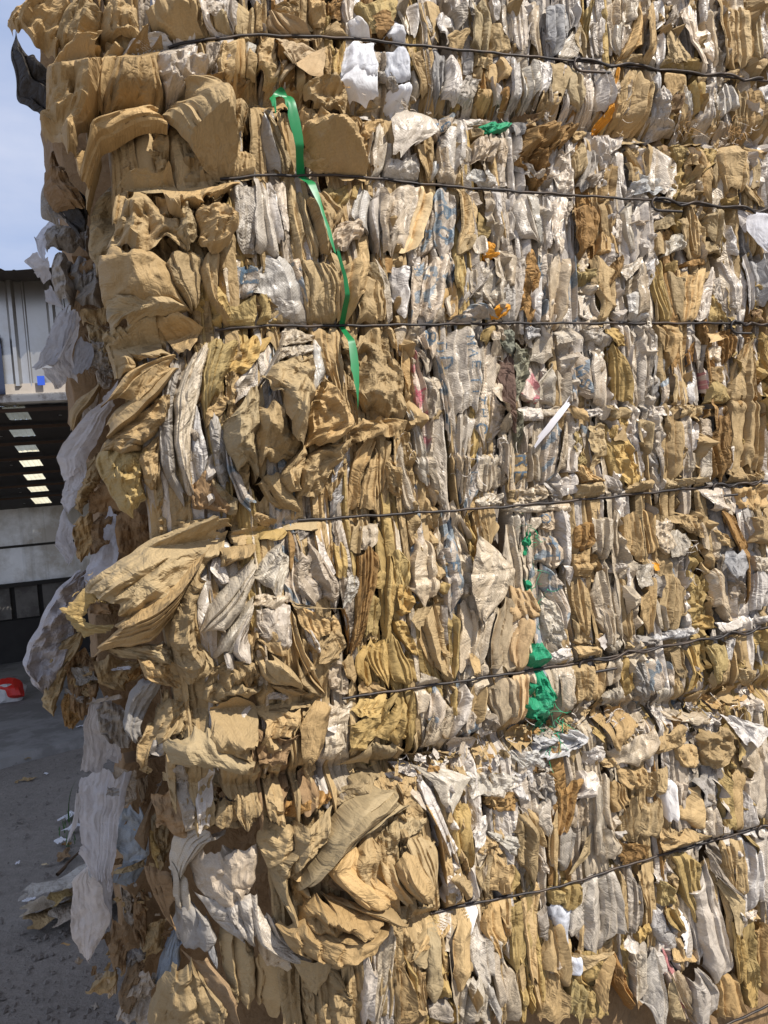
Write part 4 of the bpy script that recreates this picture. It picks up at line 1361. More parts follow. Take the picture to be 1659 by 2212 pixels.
k2 133,50 138,70 142,80|146,46 148,65 148,85
s*8 116,130 116,145 120,166|120,130 133,144 133,166
r2 95,118 100,135 115,166|100,120 110,140 118,155
w 88,120 85,140 85,166|92,118 98,140 98,166
p 103,130 108,150 120,166|108,130 116,150
k 100,135 100,155 108,166|104,138 112,160
k 143,55 142,75|149,52 150,75
s*8 148,45 149,65 149,90|158,40 158,65 158,90
sC 147,90 149,97|156,90 155,97
w 158,40 159,70 160,90|166,38 166,95
y2 140,100 142,125 146,140|146,98 148,120 150,140
y2 148,98 150,125 154,150|158,95 156,120 164,148
k 134,140 136,166|142,130 150,160
y 150,140 152,150 155,158|157,135 160,152
k 155,95 160,140|166,95 166,150
p 78,120 80,150|86,120 85,150
k 104,115 104,125|120,118 122,126
'''
# ------------------------------------------------------------------ setting: ground, slab, shed
def plane_z(dn_a, z_a, dn_b, z_b):
    return lambda d: z_a + (z_b - z_a) * (d - dn_a) / (dn_b - dn_a)

gt = NT('dirt'); tc = gt.n('TexCoord')
g1 = gt.n('TexNoise', Scale=1.3, Detail=8.0, Roughness=0.6); gt.l(tc.outputs['Object'], g1.inputs['Vector'])
g2 = gt.n('TexNoise', Scale=26.0, Detail=8.0, Roughness=0.75); gt.l(tc.outputs['Object'], g2.inputs['Vector'])
g3 = gt.n('TexVoronoi', Scale=85.0); gt.l(tc.outputs['Object'], g3.inputs['Vector'])
gc = gt.ramp(g1.outputs[0], [(0.3, (0.205, 0.182, 0.155)), (0.7, (0.275, 0.245, 0.212))])
gc = gt.mix(1.0, gc, gt.math('MULTIPLY_ADD', g2.outputs[0], 1.0, 0.5), 'MULTIPLY')
gb = gt.n('BsdfPrincipled', Roughness=0.95); gt.l(gc, gb.inputs['Base Color'])
gbp = gt.n('Bump', Strength=0.9, Distance=0.02); gt.l(gt.math('ADD', g2.outputs[0], gt.math('MULTIPLY', g3.outputs[0], 0.15)), gbp.inputs['Height']); gt.l(gbp.outputs[0], gb.inputs['Normal'])
gt.l(gb.outputs[0], gt.out.inputs[0])
n = 90; xs = np.sign(np.linspace(-1, 1, n)) * np.abs(np.linspace(-1, 1, n)) ** 3 * 150; ys = xs + 2
gx, gy = np.meshgrid(xs, ys); gz = 0.012 * np.sin(2.1 * gx + 1) * np.sin(1.7 * gy) + 0.006 * np.sin(7 * gx + 3 * gy)
gz *= np.exp(-(gx ** 2 + gy ** 2) / 900)
tag(new_mesh('ground', np.stack([gx, gy, gz - 0.012], -1), grid_faces(n, n), gt.m), kind='structure')

M_conc = plain('concrete', (0.27, 0.26, 0.245), 0.9, var=0.3, scale=6, dirt=(0.11, 0.10, 0.09), dirt_amt=0.5, bump=0.004)
# slab: its front edge runs through these picture points
e0, e1 = gnd(np.array([0.0, 160.0]), np.array([1640.0, 1598.0]), 0.05)
ed = e1 - e0; ed /= np.linalg.norm(ed); back = np.array([-ed[1], ed[0], 0.0])
pts = [e0 - ed * 12, e0 + ed * 12]; far = [p + back * 16 for p in pts]
m = 60; tt = np.linspace(-12, 12, m); wobv = 0.02 * np.sin(tt * 5) + 0.012 * np.sin(tt * 17 + 1)
edge = e0 + tt[:, None] * ed + wobv[:, None] * back
top = np.concatenate([edge, edge + back * 16]); low = edge.copy(); low[:, 2] = -0.05
V = np.concatenate([top, low - back * 0.03]); i = np.arange(m - 1)
F = np.concatenate([np.stack([i, i + 1, i + 1 + m, i + m], 1), np.stack([i + 2 * m, i + 2 * m + 1, i + 1, i], 1)])
tag(new_mesh('concrete_slab', V, F, M_conc, smooth=False), kind='structure')

DS, DB = -4.7, -9.6                             # shed front and back planes
def sp(x, y, d): a, b = pix(np.array(float(x)), np.array(float(y)), d); return float(a), float(b)
shed = empty('storage_shed', tuple(P3(np.array(-1.5), np.array(0.0), np.array(DS))))
tag(shed, 'open fronted shed with ribbed metal sheet fascia and lit roof panels, left of the bales', 'shed')
def sparent(o):
    o.parent = shed; o.matrix_parent_inverse = Matrix.Translation(-Vector(shed.location)); return o
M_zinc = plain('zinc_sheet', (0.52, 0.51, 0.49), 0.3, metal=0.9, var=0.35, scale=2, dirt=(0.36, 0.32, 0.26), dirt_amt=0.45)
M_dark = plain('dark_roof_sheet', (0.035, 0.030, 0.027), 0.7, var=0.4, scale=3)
M_rust = plain('rusty_purlin', (0.06, 0.035, 0.022), 0.8, var=0.4, scale=5)
M_beam = plain('peeling_white_paint', (0.62, 0.60, 0.56), 0.7, var=0.12, scale=10, dirt=(0.13, 0.10, 0.08), dirt_amt=0.9)
M_sky = plain('fibreglass_skylight', (0.74, 0.69, 0.50), 0.6, var=0.15, scale=6, trans=0.85, dirt=(0.5, 0.43, 0.26), dirt_amt=0.4)
M_wallsheet = plain('fibreglass_wall', (0.60, 0.59, 0.56), 0.55, var=0.55, scale=1.1, trans=0.7, dirt=(0.26, 0.22, 0.16), dirt_amt=0.75)  # dirt here paints the blurry tree shadows seen through the sheet
M_block = plain('grey_block', (0.20, 0.19, 0.175), 0.9, var=0.35, scale=8, dirt=(0.07, 0.06, 0.055), dirt_amt=0.5, bump=0.004)
M_low = plain('dark_wall', (0.045, 0.042, 0.04), 0.9, var=0.4, scale=4)  # one dark tone for girt, cap, backing and base
M_blue = plain('blue_paint', (0.015, 0.024, 0.055), 0.5, var=0.2)
M_tape = plain('blue_tape', (0.02, 0.08, 0.50), 0.6, var=0.15)
M_bolt = plain('pale_hole', (0.75, 0.75, 0.75), 0.5, var=0.05, trans=0.8)

def ribbed(name, s0, s1, f_lo, f_hi, pitch, depth, mat, nv=2):
    """a trapezoid-ribbed sheet between two edges given as functions of s -> (z, dn)"""
    prof = [(0.0, 0), (0.40, 0), (0.47, 1), (0.56, 1), (0.63, 0), (0.80, 0), (0.83, .35), (0.86, .35), (0.89, 0)]
    ss, hh = [], []; k0 = int(math.floor(s0 / pitch)); k1 = int(math.ceil(s1 / pitch))
    for k in range(k0, k1 + 1):
        for a, b in prof:
            s = (k + a) * pitch
            if s0 < s < s1: ss.append(s); hh.append(b * depth)
    ss = [s0] + [x for x in ss if s0 < x < s1] + [s1]; hh = [0] + hh[-(len(ss) - 2):] + [0] if len(ss) > 2 else [0, 0]
    ss = np.array(ss); hh = np.array(hh[:len(ss)]); rows = []
    for t in np.linspace(0, 1, nv):
        za, da = f_lo(ss); zb, db = f_hi(ss); rows.append(P3(ss, za + (zb - za) * t, da + (db - da) * t + hh))
    V = np.array(rows).reshape(-1, 3); return sparent(new_mesh(name, V, grid_faces(nv, len(ss)), mat, smooth=False))
sA, sB = sp(-500, 800, DS)[0], sp(900, 800, DS)[0]
z_f0 = sp(60, 835, DS)[1]; z_f1 = sp(60, 590, DS)[1]
pitch = (sp(166, 700, DS)[0] - sp(82, 700, DS)[0])
ribbed('fascia_sheet', sA, sB, lambda s: (z_f0 + 0 * s, DS + 0 * s), lambda s: (z_f1 + 0 * s, DS + 0 * s), pitch, 0.035, M_zinc)
# the roof sheet that overhangs the fascia
z_ov = sp(60, 574, DS + 0.40)[1]
def ov_lo(s): return (z_ov - 0.02 + 0.012 * np.sin(s * 9), DS + 0.40 + 0 * s)
def ov_hi(s): return (z_ov + 0.10 + 0 * s, DS - 0.6 + 0 * s)
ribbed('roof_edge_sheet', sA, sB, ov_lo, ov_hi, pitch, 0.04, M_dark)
sparent(box('ridge_board', sA, sB, z_f1 - 0.05, z_f1 + 0.012, DS - 0.05, DS - 0.01, M_rust))
# beam under the fascia: a dull upper flange and a peeling lower face
zb0, zb1 = sp(60, 867, DS + 0.05)[1], sp(60, 850, DS + 0.05)[1]
sparent(box('beam', sA, sB, zb0, zb1, DS - 0.10, DS + 0.05, M_beam))
M_flange = plain('dusty_beam_flange', (0.36, 0.32, 0.28), 0.8, var=0.25, scale=12)
sparent(box('beam_flange', sA, sB, zb1 + 0.002, z_f0 + 0.02, DS - 0.10, DS + 0.012, M_flange))
sparent(box('post', sA + 0.3, sp(5, 780, DS + 0.06)[0], zb1, z_f0 + 0.36, DS + 0.04, DS + 0.06, M_blue))
for x in (88, 330 * 0 + 322 * 0.5422 * 0.94 + 0):
    s, z = sp(x, 823, DS + 0.045); tp = sparent(box('tape_flag', s - 0.022, s + 0.026, z - 0.03, z + 0.035, DS + 0.042, DS + 0.05, M_tape))
s, z = sp(167, 850, DS + 0.06); sparent(box('paper_tag', s - 0.03, s + 0.03, z - 0.02, z + 0.015, DS + 0.055, DS + 0.058, M_beam))
# roof seen from inside, falling towards the back wall
z_r0 = sp(60, 872, DS)[1]; z_r1 = sp(60, 1097, DB)[1]; rz = plane_z(DS - 0.05, z_r0, DB, z_r1)
def on_roof(px, py):
    r = ray(px, py); # solve for the point on z = rz(dn)
    lo, hi = -12.0, -4.0
    a = [DS - 0.05, DB]; f = lambda d: (pix(np.array(float(px)), np.array(float(py)), d)[1] - rz(d))
    x0, x1 = -4.0, -14.0
    for _ in range(50):
        xm = 0.5 * (x0 + x1)
        if f(x0) * f(xm) <= 0: x1 = xm
        else: x0 = xm
    return float(pix(np.array(float(px)), np.array(float(py)), xm)[0]), xm
rows_px = [(617, 672, 3, 435), (698, 740, 75, 470), (762, 801, 143, 520), (818, 857, 207, 565), (874, 911, 268, 607), (923, 960, 317, 650), (965, 1010, 360, 690)]
sk = []
for (ya, yb, xa, xb) in [(880, 906, 4, 68), (961, 979, 21, 75)] and [
    ((1500 + 390 * .3014) * .5422, (1500 + 575 * .3014) * .5422, 8 * .1634, 425 * .1634),
    ((1500 + 660 * .3014) * .5422, (1500 + 795 * .3014) * .5422, 85 * .1634, 480 * .1634),
    ((1500 + 875 * .3014) * .5422, (1500 + 1000 * .3014) * .5422, 158 * .1634, 528 * .1634),
    ((1500 + 1075 * .3014) * .5422, (1500 + 1190 * .3014) * .5422, 220 * .1634, 580 * .1634),
    ((1500 + 1268 * .3014) * .5422, (1500 + 1365 * .3014) * .5422, 280 * .1634, 618 * .1634),
    ((1500 + 1430 * .3014) * .5422, (1500 + 1522 * .3014) * .5422, 328 * .1634, 655 * .1634),
    ((1500 + 1575 * .3014) * .5422, (1500 + 1680 * .3014) * .5422, 370 * .1634, 695 * .1634)]:
    sa, da = on_roof(xa, ya); s2, db = on_roof(xb, yb); _, da2 = on_roof((xa + xb) / 2, ya); _, db2 = on_roof((xa + xb) / 2, yb)
    sk.append((min(sa, s2), max(sa, s2), da2, db2))
sw0 = np.mean([k[0] for k in sk]); sw1 = np.mean([k[1] for k in sk])
prev = DS - 0.05
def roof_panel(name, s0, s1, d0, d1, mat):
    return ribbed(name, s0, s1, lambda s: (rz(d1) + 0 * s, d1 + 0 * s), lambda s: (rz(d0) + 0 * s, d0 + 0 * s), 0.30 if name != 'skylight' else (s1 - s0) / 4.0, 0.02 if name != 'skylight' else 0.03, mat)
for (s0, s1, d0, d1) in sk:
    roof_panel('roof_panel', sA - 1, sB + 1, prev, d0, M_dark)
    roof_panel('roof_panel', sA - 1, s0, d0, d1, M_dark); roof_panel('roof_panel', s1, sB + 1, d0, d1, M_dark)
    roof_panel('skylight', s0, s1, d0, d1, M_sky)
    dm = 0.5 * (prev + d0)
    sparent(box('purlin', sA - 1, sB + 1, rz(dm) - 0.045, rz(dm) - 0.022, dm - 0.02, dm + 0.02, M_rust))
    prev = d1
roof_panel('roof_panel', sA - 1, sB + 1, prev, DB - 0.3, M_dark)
for (zx, zy) in [(795, 497), (130, 1107), (148, 1162), (80, 1282), (252, 1470), (268, 1522), (320, 1670), (12, 780)]:
    s, d = on_roof(zx * .1634, (1500 + zy * .3014) * .5422); r = 0.014
    th = np.linspace(0, 2 * math.pi, 10, endpoint=False)
    V = np.concatenate([P3(s + r * np.cos(th), rz(d + 1.4 * r * np.sin(th)) - 0.008, d + 1.4 * r * np.sin(th))]); 
    me = bpy.data.meshes.new('roof_hole'); me.from_pydata([tuple(p) for p in V], [], [tuple(range(10))]); me.materials.append(M_bolt)
    o = bpy.data.objects.new('roof_hole', me); C.objects.link(o); sparent(o)
# back wall: translucent sheets above a block wall
zw0 = sp(60, 1256, DB)[1]; zw1 = z_r1 + 0.02; zmid = sp(60, 1178, DB)[1]
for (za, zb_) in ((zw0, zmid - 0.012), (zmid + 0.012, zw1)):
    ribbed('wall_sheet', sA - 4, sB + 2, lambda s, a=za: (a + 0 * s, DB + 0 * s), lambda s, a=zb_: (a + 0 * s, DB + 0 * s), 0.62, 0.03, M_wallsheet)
sparent(box('girt', sA - 4, sB + 2, zmid - 0.016, zmid + 0.016, DB + 0.035, DB + 0.075, M_low))
sparent(box('wall_cap', sA - 4, sB + 2, zw0 - 0.05, zw0, DB - 0.05, DB + 0.10, M_low))
zlow = sp(60, 1336, DB)[1]
bs = [sp(x, 1290, DB)[0] for x in (-260, -120, 28, 88, 175, 260, 350)]
for a, b in zip(bs[:-1], bs[1:]):
    sparent(box('block', a + 0.03, b - 0.03, zlow + 0.02, zw0 - 0.055, DB - 0.04, DB + 0.03, M_block))
sparent(box('block_backing', sA - 4, sB + 2, 0.0, zw0 - 0.052, DB - 0.2, DB - 0.02, M_low))
sparent(box('wall_base', sA - 4, sB + 2, 0.0, zlow, DB - 0.015, DB + 0.05, M_low))
# closed side and roof over the far right, behind the bales
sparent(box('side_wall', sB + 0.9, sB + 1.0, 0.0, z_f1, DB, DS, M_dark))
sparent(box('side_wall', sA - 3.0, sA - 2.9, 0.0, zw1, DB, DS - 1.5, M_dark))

# ------------------------------------------------------------------ the bales
LAB = {
 'T': ('topmost bale at the upper edge, with crumpled white foam sheets hanging under its wire', (-0.2, 0)),
 'M': ('middle bale held by four wires, with the long green strap and two green mesh tufts', (0, 0)),
 'L': ('lowest bale with a huge rounded kraft wad at its left corner and white foam curls', (0, 0)),
 'A': ('shaded upper bale behind the stack, pale torn cloth sticking out against the sky', (0, 0)),
 'U': ('unseen bale added on the topmost bale to cast the stack shadow', (0, 0)),
 'V': ('second unseen bale added above the upper edge to lengthen the shadow', (0, 0)),
 'B': ('shaded middle bale behind the stack with long white cloth sheets drooping beside the shed', (0, 0)),
 'b': ('shaded bottom bale behind the stack, a long white gauze cloth trailing towards the ground', (0, 0)),
}
BASE_B = -0.62
z_tm, z_ml = float(np.interp(0.3, *SEAM_TM)), float(np.interp(0.3, *SEAM_ML))
zr = {'T': (z_tm, z_tm + 1.08), 'M': (z_ml, z_tm), 'L': (0.0, z_ml)}
zr['A'] = (z_tm - 0.02, z_tm + 1.05); zr['U'] = (z_tm + 1.09, z_tm + 2.2); zr['V'] = (z_tm + 2.21, z_tm + 3.3); zr['B'] = (z_ml - 0.1, z_tm - 0.03); zr['b'] = (0.0, z_ml - 0.11)  # U and V: unseen bales added to shade the ground and slab
BALE = {}
M_core = KIND['d'][1]
for b in 'TMLUVABb':
    e = empty('paper_bale', tuple(P3(np.array(0.6), np.array(zr[b][0]), np.array(-0.5 if b in 'TML' else -1.2)))); BALE[b] = e
    tag(e, LAB[b][0], 'bale', 'stacked bales of waste paper')
def bparent(o, b):
    o.parent = BALE[b]; o.matrix_parent_inverse = Matrix.Translation(-Vector(BALE[b].location)); return o
def core(b):
    z0, z1 = zr[b]; nz_, ns = 40, 70; g = np.random.default_rng(ord(b))
    if b in 'TML': sL, d_f, d_b = S_CORNER[b] - 0.10, -0.048, -1.05
    elif b in 'UV': sL, d_f, d_b = -0.1, -0.06, -2.2
    else: sL, d_f, d_b = None, BASE_B - 0.10, -2.2
    zz = np.linspace(z0 + 0.008, z1 - 0.008, nz_)
    pr = [(0.0, 1)]
    rows = []
    for z in zz:
        k = 1 - abs(2 * (z - z0) / (z1 - z0) - 1) ** 6
        s_l = sL if sL is not None else float(pix(np.array(190.0), np.array(1000.0), d_f)[0]) + 0.02 * math.sin(9 * z)
        pin = 0.0
        fs = np.linspace(s_l, S_END, ns); fd = np.full(ns, d_f)
        if b in 'TML': fd = d_f + corner_back(fs, b) + lumps(fs, np.full(ns, z)) + seam_back(fs, np.full(ns, z), b)
        ls = np.linspace(0, 1, 16)[::-1]; ls_s = s_l - 0.05 * np.sin(ls * math.pi) * k; ls_d = fd[0] + (d_b - fd[0]) * ls
        rs = np.full(14, S_END); rd = np.linspace(fd[-1], d_b, 14)
        S = np.r_[ls_s[:-1], fs, rs[1:]]; Dn = np.r_[ls_d[:-1], fd, rd[1:]]
        rows.append(P3(S + g.normal(0, 0.004, len(S)) * (abs(S - S_END) > 1e-6), np.full(len(S), z), Dn + g.normal(0, 0.003, len(S))))
    rows = [np.concatenate([r_, r_[:1]]) for r_ in rows]
    V = np.array(rows); nvv, nuu = V.shape[:2]; F = grid_faces(nvv, nuu)[:, ::-1]
    uv = np.stack(np.meshgrid(np.linspace(0, 3, nuu), np.linspace(0, 1, nvv)), -1).reshape(-1, 2)
    ct, cb_ = V[-1].mean(0), V[0].mean(0); Vv = np.concatenate([V.reshape(-1, 3), [ct, cb_]])
    o = bparent(new_mesh('packed_core', Vv, F, M_core, None, np.concatenate([uv, [[1, 1], [1, 0]]])), b)
    caps = []
    for row, c, fl in ((V[-1], ct, 0), (V[0], cb_, 1)):
        m_ = len(row); VV = np.concatenate([row, [c]]); i = np.arange(m_ - 1); FF = np.stack([i, i + 1, np.full(m_ - 1, m_), np.full(m_ - 1, m_)], 1)[:, :3]
        bparent(new_mesh('end_sheet', VV, FF, M_core, None, np.zeros((m_ + 1, 2))), b)
for b in 'TMLUVABb': core(b)

def psheet(*a, **k):
    b = a[3]; o = sheet(a[0], a[1], a[2], b, None, **k); return bparent(o, b)

jobs = []; own = 'T'; col = row = 0; nn = 0
for line in DATA.strip().splitlines():
    line = line.strip()
    if not line: continue
    if line.startswith('R '): _, col, row = line.split(); col, row = int(col), int(row); continue
    if line.startswith('@'): own = line[1]; continue
    head, rest = line.split(' ', 1); kind = head[0]; hd = head[1:]
    mb = re.search(r'\*(\d+)', hd); ml = re.search(r'\^(-?\d+)', hd); core_ = re.sub(r'[\*\^]-?\d+', '', hd)
    mp = re.search(r'\d', core_); fl = re.sub(r'[^FCT]', '', core_)
    rails = [np.array([[float(t) for t in q.split(',')] for q in side.split()]) * 10 / 3 + [553 * col, 553 * row] for side in rest.split('|')]
    jobs.append((own, kind, rails, int(mp.group()) if mp else 1, int(mb.group(1)) / 1000 if mb else None, int(ml.group(1)) / 1000 if ml else 0.0, fl, nn)); nn += 1

# packed strips that fill the depth between the larger sheets
cent = {b: [] for b in 'TML'}
for j in jobs:
    if j[0] in 'TML':
        m_ = np.concatenate(j[2]).mean(0); s, z = pix(m_[0], m_[1], 0.0); cent[j[0]].append((float(s), float(z), j[1]))
strips = {}
for b in 'TML':
    arr = np.array([(c[0], c[1]) for c in cent[b]]); kinds = [c[2] for c in cent[b]]; g = np.random.default_rng(100 + ord(b))
    z0, z1 = (z_tm - 0.03, z_tm + 0.42) if b == 'T' else ((z_ml - 0.04, z_tm + 0.03) if b == 'M' else (0.62, z_ml + 0.02))
    s = S_CORNER[b] - 0.20; cnt = 0
    while s < S_END - 0.05:
        w = g.uniform(0.008, 0.022) * (1 if s < 1.05 else 3.2); z = z1 + g.uniform(-0.03, 0.03)
        while z > z0 + 0.02:
            ln = g.uniform(0.2, 0.5) * (1 if s < 1.05 else 1.6); zb = max(z - ln, z0 - 0.02)
            d2 = (arr[:, 0] - s) ** 2 + (arr[:, 1] - (z + zb) / 2) ** 2; idx = np.argsort(d2)[:6]
            kd = kinds[int(g.choice(idx))]; kd = kd if kd in 'kyopwsnbdq' else ('k' if g.random() < 0.5 else 'p')
            lean = g.normal(0, 0.008); tp = g.uniform(0.4, 1.0); bt = g.uniform(0.4, 1.0); x0 = s + g.normal(0, 0.006)
            mid_ = np.array([[x0, z], [x0 + lean * .5, (z + zb) / 2], [x0 + lean, zb]])
            hw = np.array([tp, 1.25, bt])[:, None] * np.array([[w * 0.62, 0]])
            o = psheet(kd, mid_ - hw, mid_ + hw, b, pleats=int(g.integers(1, 3)), lift=-0.008 + g.uniform(-0.004, 0.006), flags='C' if g.random() < .25 else '',
                       seed=5000 + cnt + 997 * ord(b), px=False, res=1.25 if s < 1.05 else 2.5)
            strips.setdefault((b, kd, int(g.integers(3))), []).append(o); cnt += 1; z = zb + g.uniform(-0.01, 0.015)
        s += w * g.uniform(0.85, 1.05)

for (b, kd, v_), obs in strips.items():          # the strips of one material in one bale become one part
    pc = {id(q[0]): q for q in PIECES}; vf = []; uvs = []
    for o in obs:
        q = pc[id(o)]; vf.append((q[1], q[2][:, ::-1]))
        me = o.data; uvl = np.empty(len(me.loops) * 2, np.float32); me.uv_layers[0].data.foreach_get('uv', uvl)
        li_ = np.empty(len(me.loops), np.int32); me.loops.foreach_get('vertex_index', li_); u2 = np.zeros((len(me.vertices), 2)); u2[li_] = uvl.reshape(-1, 2); uvs.append(u2)
    PIECES[:] = [q for q in PIECES if all(q[0] is not o for o in obs)] if False else PIECES
    V, F = join(vf); jo = bparent(new_mesh('packed_strip', V, F, KIND[kd][1], None, np.concatenate(uvs), smooth='sharp'), b); jo['kind'] = 'stuff'
    t = 0.86 + 0.14 * v_; jo.color = (t, t, t, 1)
    for o in obs:
        me = o.data; bpy.data.objects.remove(o); bpy.data.meshes.remove(me)
PIECES.clear()
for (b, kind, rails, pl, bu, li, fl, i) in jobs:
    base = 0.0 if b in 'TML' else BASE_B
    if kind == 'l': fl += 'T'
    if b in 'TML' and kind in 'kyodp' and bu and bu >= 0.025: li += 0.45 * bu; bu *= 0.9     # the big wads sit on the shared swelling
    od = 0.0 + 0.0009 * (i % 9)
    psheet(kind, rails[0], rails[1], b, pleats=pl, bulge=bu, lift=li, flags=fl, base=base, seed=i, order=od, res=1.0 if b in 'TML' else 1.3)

# ------------------------------------------------------------------ wires
M_wire = plain('black_iron_wire', (0.035, 0.031, 0.030), 0.5, metal=0.5, var=0.4, scale=60, dirt=(0.11, 0.075, 0.05), dirt_amt=0.4)
def wire_path(b, k, s0, s1, n=160, off=0.0):
    s = np.linspace(s0, s1, n); z = np.interp(s, *WIRES[b][k]); return s, z, 0.006 + off + corner_back(s, b)
def wire(b, k, s_a, s_b, r=0.0023):
    s, z, d = wire_path(b, k, s_a, s_b); z = z + 0.0007 * np.sin(s * 60) + 0.0005 * np.sin(s * 140)
    V, F = tube_vf(P3(s, z, d), r); return bparent(new_mesh('wire', V, F, M_wire), b)
def twist(b, k, xa, xb, y, tail=0.05, amp=0.0055, turns=5, par=None):
    sa, sb = [float(pix(np.array(float(x)), np.array(float(y)), 0.0)[0]) for x in (xa, xb)]
    s, z, d = wire_path(b, k, sa, sb, 140); t = np.linspace(0, 1, 140); am = amp * (0.6 + 0.4 * np.sin(9 * t))
    ph = 2 * math.pi * turns * t ** 1.1
    z2 = z + am * np.cos(ph); d2 = d + 0.002 + np.abs(am * np.sin(ph)) * 0.9
    # hooked end at the left: the strand loops back under the wire
    amp = amp * 1.25; th = np.linspace(0, math.pi, 16); lp_s = sa - 0.014 * np.sin(th) ; lp_z = z[0] - 0.008 + 0.0125 * np.cos(th); lp_d = np.full(16, d2[0] + 0.002)
    tl_s = np.linspace(sa, sa + tail, 12); tl_z = lp_z[-1] + 0.12 * (tl_s - sa) * 0 + np.interp(tl_s, *WIRES[b][k]) - z[0]; tl_d = np.full(12, lp_d[-1]) + 0.004 * np.linspace(0, 1, 12)
    S = np.r_[tl_s[::-1][:-1], lp_s[::-1][:-1], s]; Z = np.r_[tl_z[::-1][:-1], lp_z[::-1][:-1], z2]; Dn = np.r_[tl_d[::-1][:-1], lp_d[::-1][:-1], d2]
    V, F = tube_vf(P3(S, Z, Dn), 0.0025); o = new_mesh('wire_twist', V, F, M_wire); o.parent = par; return o
ends = {'T': [(-0.10, 1.3)], 'M': [(-0.04, 1.3), (-0.07, 1.3), (0.03, 1.3), (0.075, 1.3)], 'L': [(0.19, 1.3), (0.2, 1.3)]}
W_ = {}
for b in 'TML':
    for k, (a, c) in enumerate(ends[b]): W_[b, k] = wire(b, k, a, c)
twist('T', 0, 1250, 1640, 160, 0.06, 0.005, 4, W_['T', 0])
twist('M', 0, 1415, 1659, 450, 0.05, 0.006, 3, W_['M', 0])
twist('M', 1, 1583, 1680, 703, 0.03, 0.004, 3, W_['M', 1])
twist('M', 2, 1543, 1640, 1045, 0.04, 0.005, 2, W_['M', 2])
twist('M', 3, 1256, 1640, 1400, 0.06, 0.005, 5, W_['M', 3])
twist('L', 0, 1638, 1760, 1775, 0.03, 0.005, 3, W_['L', 0])

# ------------------------------------------------------------------ loose fibres and scraps along the seams
def fibres(b, spots, kind, n, name, spread=(0.03, 0.018), ln=(0.008, 0.035)):
    g = np.random.default_rng(n + ord(b)); parts = []; uvs = []
    for i in range(n):
        px_, py_ = spots[int(g.integers(len(spots)))]; base = 0.0 if b in 'TML' else BASE_B
        s, z = [float(t) for t in pix(np.array(float(px_)), np.array(float(py_)), base)]; s += g.normal(0, spread[0]); z += g.normal(0, spread[1])
        L_ = g.uniform(*ln); th = g.uniform(0, 6.28); m = 6; t = np.linspace(0, 1, m); bend = g.normal(0, 1.6)
        ang = th + bend * t; x = np.r_[0, np.cumsum(np.cos(ang))[:-1]] * L_ / m; y = np.r_[0, np.cumsum(np.sin(ang))[:-1]] * L_ / m - 0.25 * L_ * t
        w = g.uniform(0.0003, 0.0011) * (1 - 0.6 * t); dn = base + g.uniform(-0.012, 0.012) + g.uniform(-0.004, 0.014) * t + (corner_back(np.array(s), b) if b in 'TML' else 0)
        a = P3(s + x - w * np.sin(ang), z + y + w * np.cos(ang), dn); c = P3(s + x + w * np.sin(ang), z + y - w * np.cos(ang), dn + 0.0004)
        V = np.stack([a, c], 1).reshape(-1, 3); parts.append((V, grid_faces(m, 2)))
    V, F = join(parts); o = bparent(new_mesh(name, V, F, KIND[kind][1], None, V[:, [0, 2]]), b); o['kind'] = 'stuff'; return o
seam_ml_px = [(900, 1650), (1000, 1625), (1050, 1655), (1106, 1600), (1150, 1600), (1250, 1560), (1330, 1570), (1400, 1545), (1450, 1560), (1500, 1545), (1540, 1520), (1600, 1500), (1180, 1720), (1110, 1700), (1130, 1680)]
seam_tm_px = [(1106, 240), (1150, 235), (1300, 265), (1490, 290), (1530, 290), (1580, 295), (1610, 300), (900, 235), (760, 225), (860, 240), (1180, 255)]
fibres('M', seam_ml_px, 's', 110, 'loose_fibre'); fibres('L', seam_ml_px, 'y', 80, 'loose_fibre'); fibres('M', seam_tm_px, 'n', 80, 'loose_fibre', ln=(0.006, 0.026))
fibres('T', [(1590, 290), (1480, 270), (1585, 270), (720, 190), (712, 180)], 'o', 120, 'loose_fibre', (0.012, 0.012))
fibres('B', [(215, 760), (225, 790), (235, 740), (205, 770)], 'n', 260, 'loose_fibre', (0.012, 0.018), (0.01, 0.04))
fibres('M', [(200, 1300), (180, 1310), (230, 1330), (195, 1290), (215, 1285), (455, 1420), (470, 1390)], 'y', 200, 'loose_fibre', (0.010, 0.012), (0.006, 0.02))
fibres('M', [(1020, 1010), (900, 920), (870, 950), (1010, 1000), (1490, 1200), (1480, 1190), (1090, 760), (1080, 960)], 's', 160, 'loose_fibre', (0.015, 0.015), (0.008, 0.03))
fibres('M', [(1170, 1300), (1165, 1250), (1180, 1520), (1190, 1580), (1200, 1590), (1170, 1585), (1150, 1180), (1160, 1400)], 'G', 80, 'green_thread', (0.008, 0.02), (0.012, 0.05))
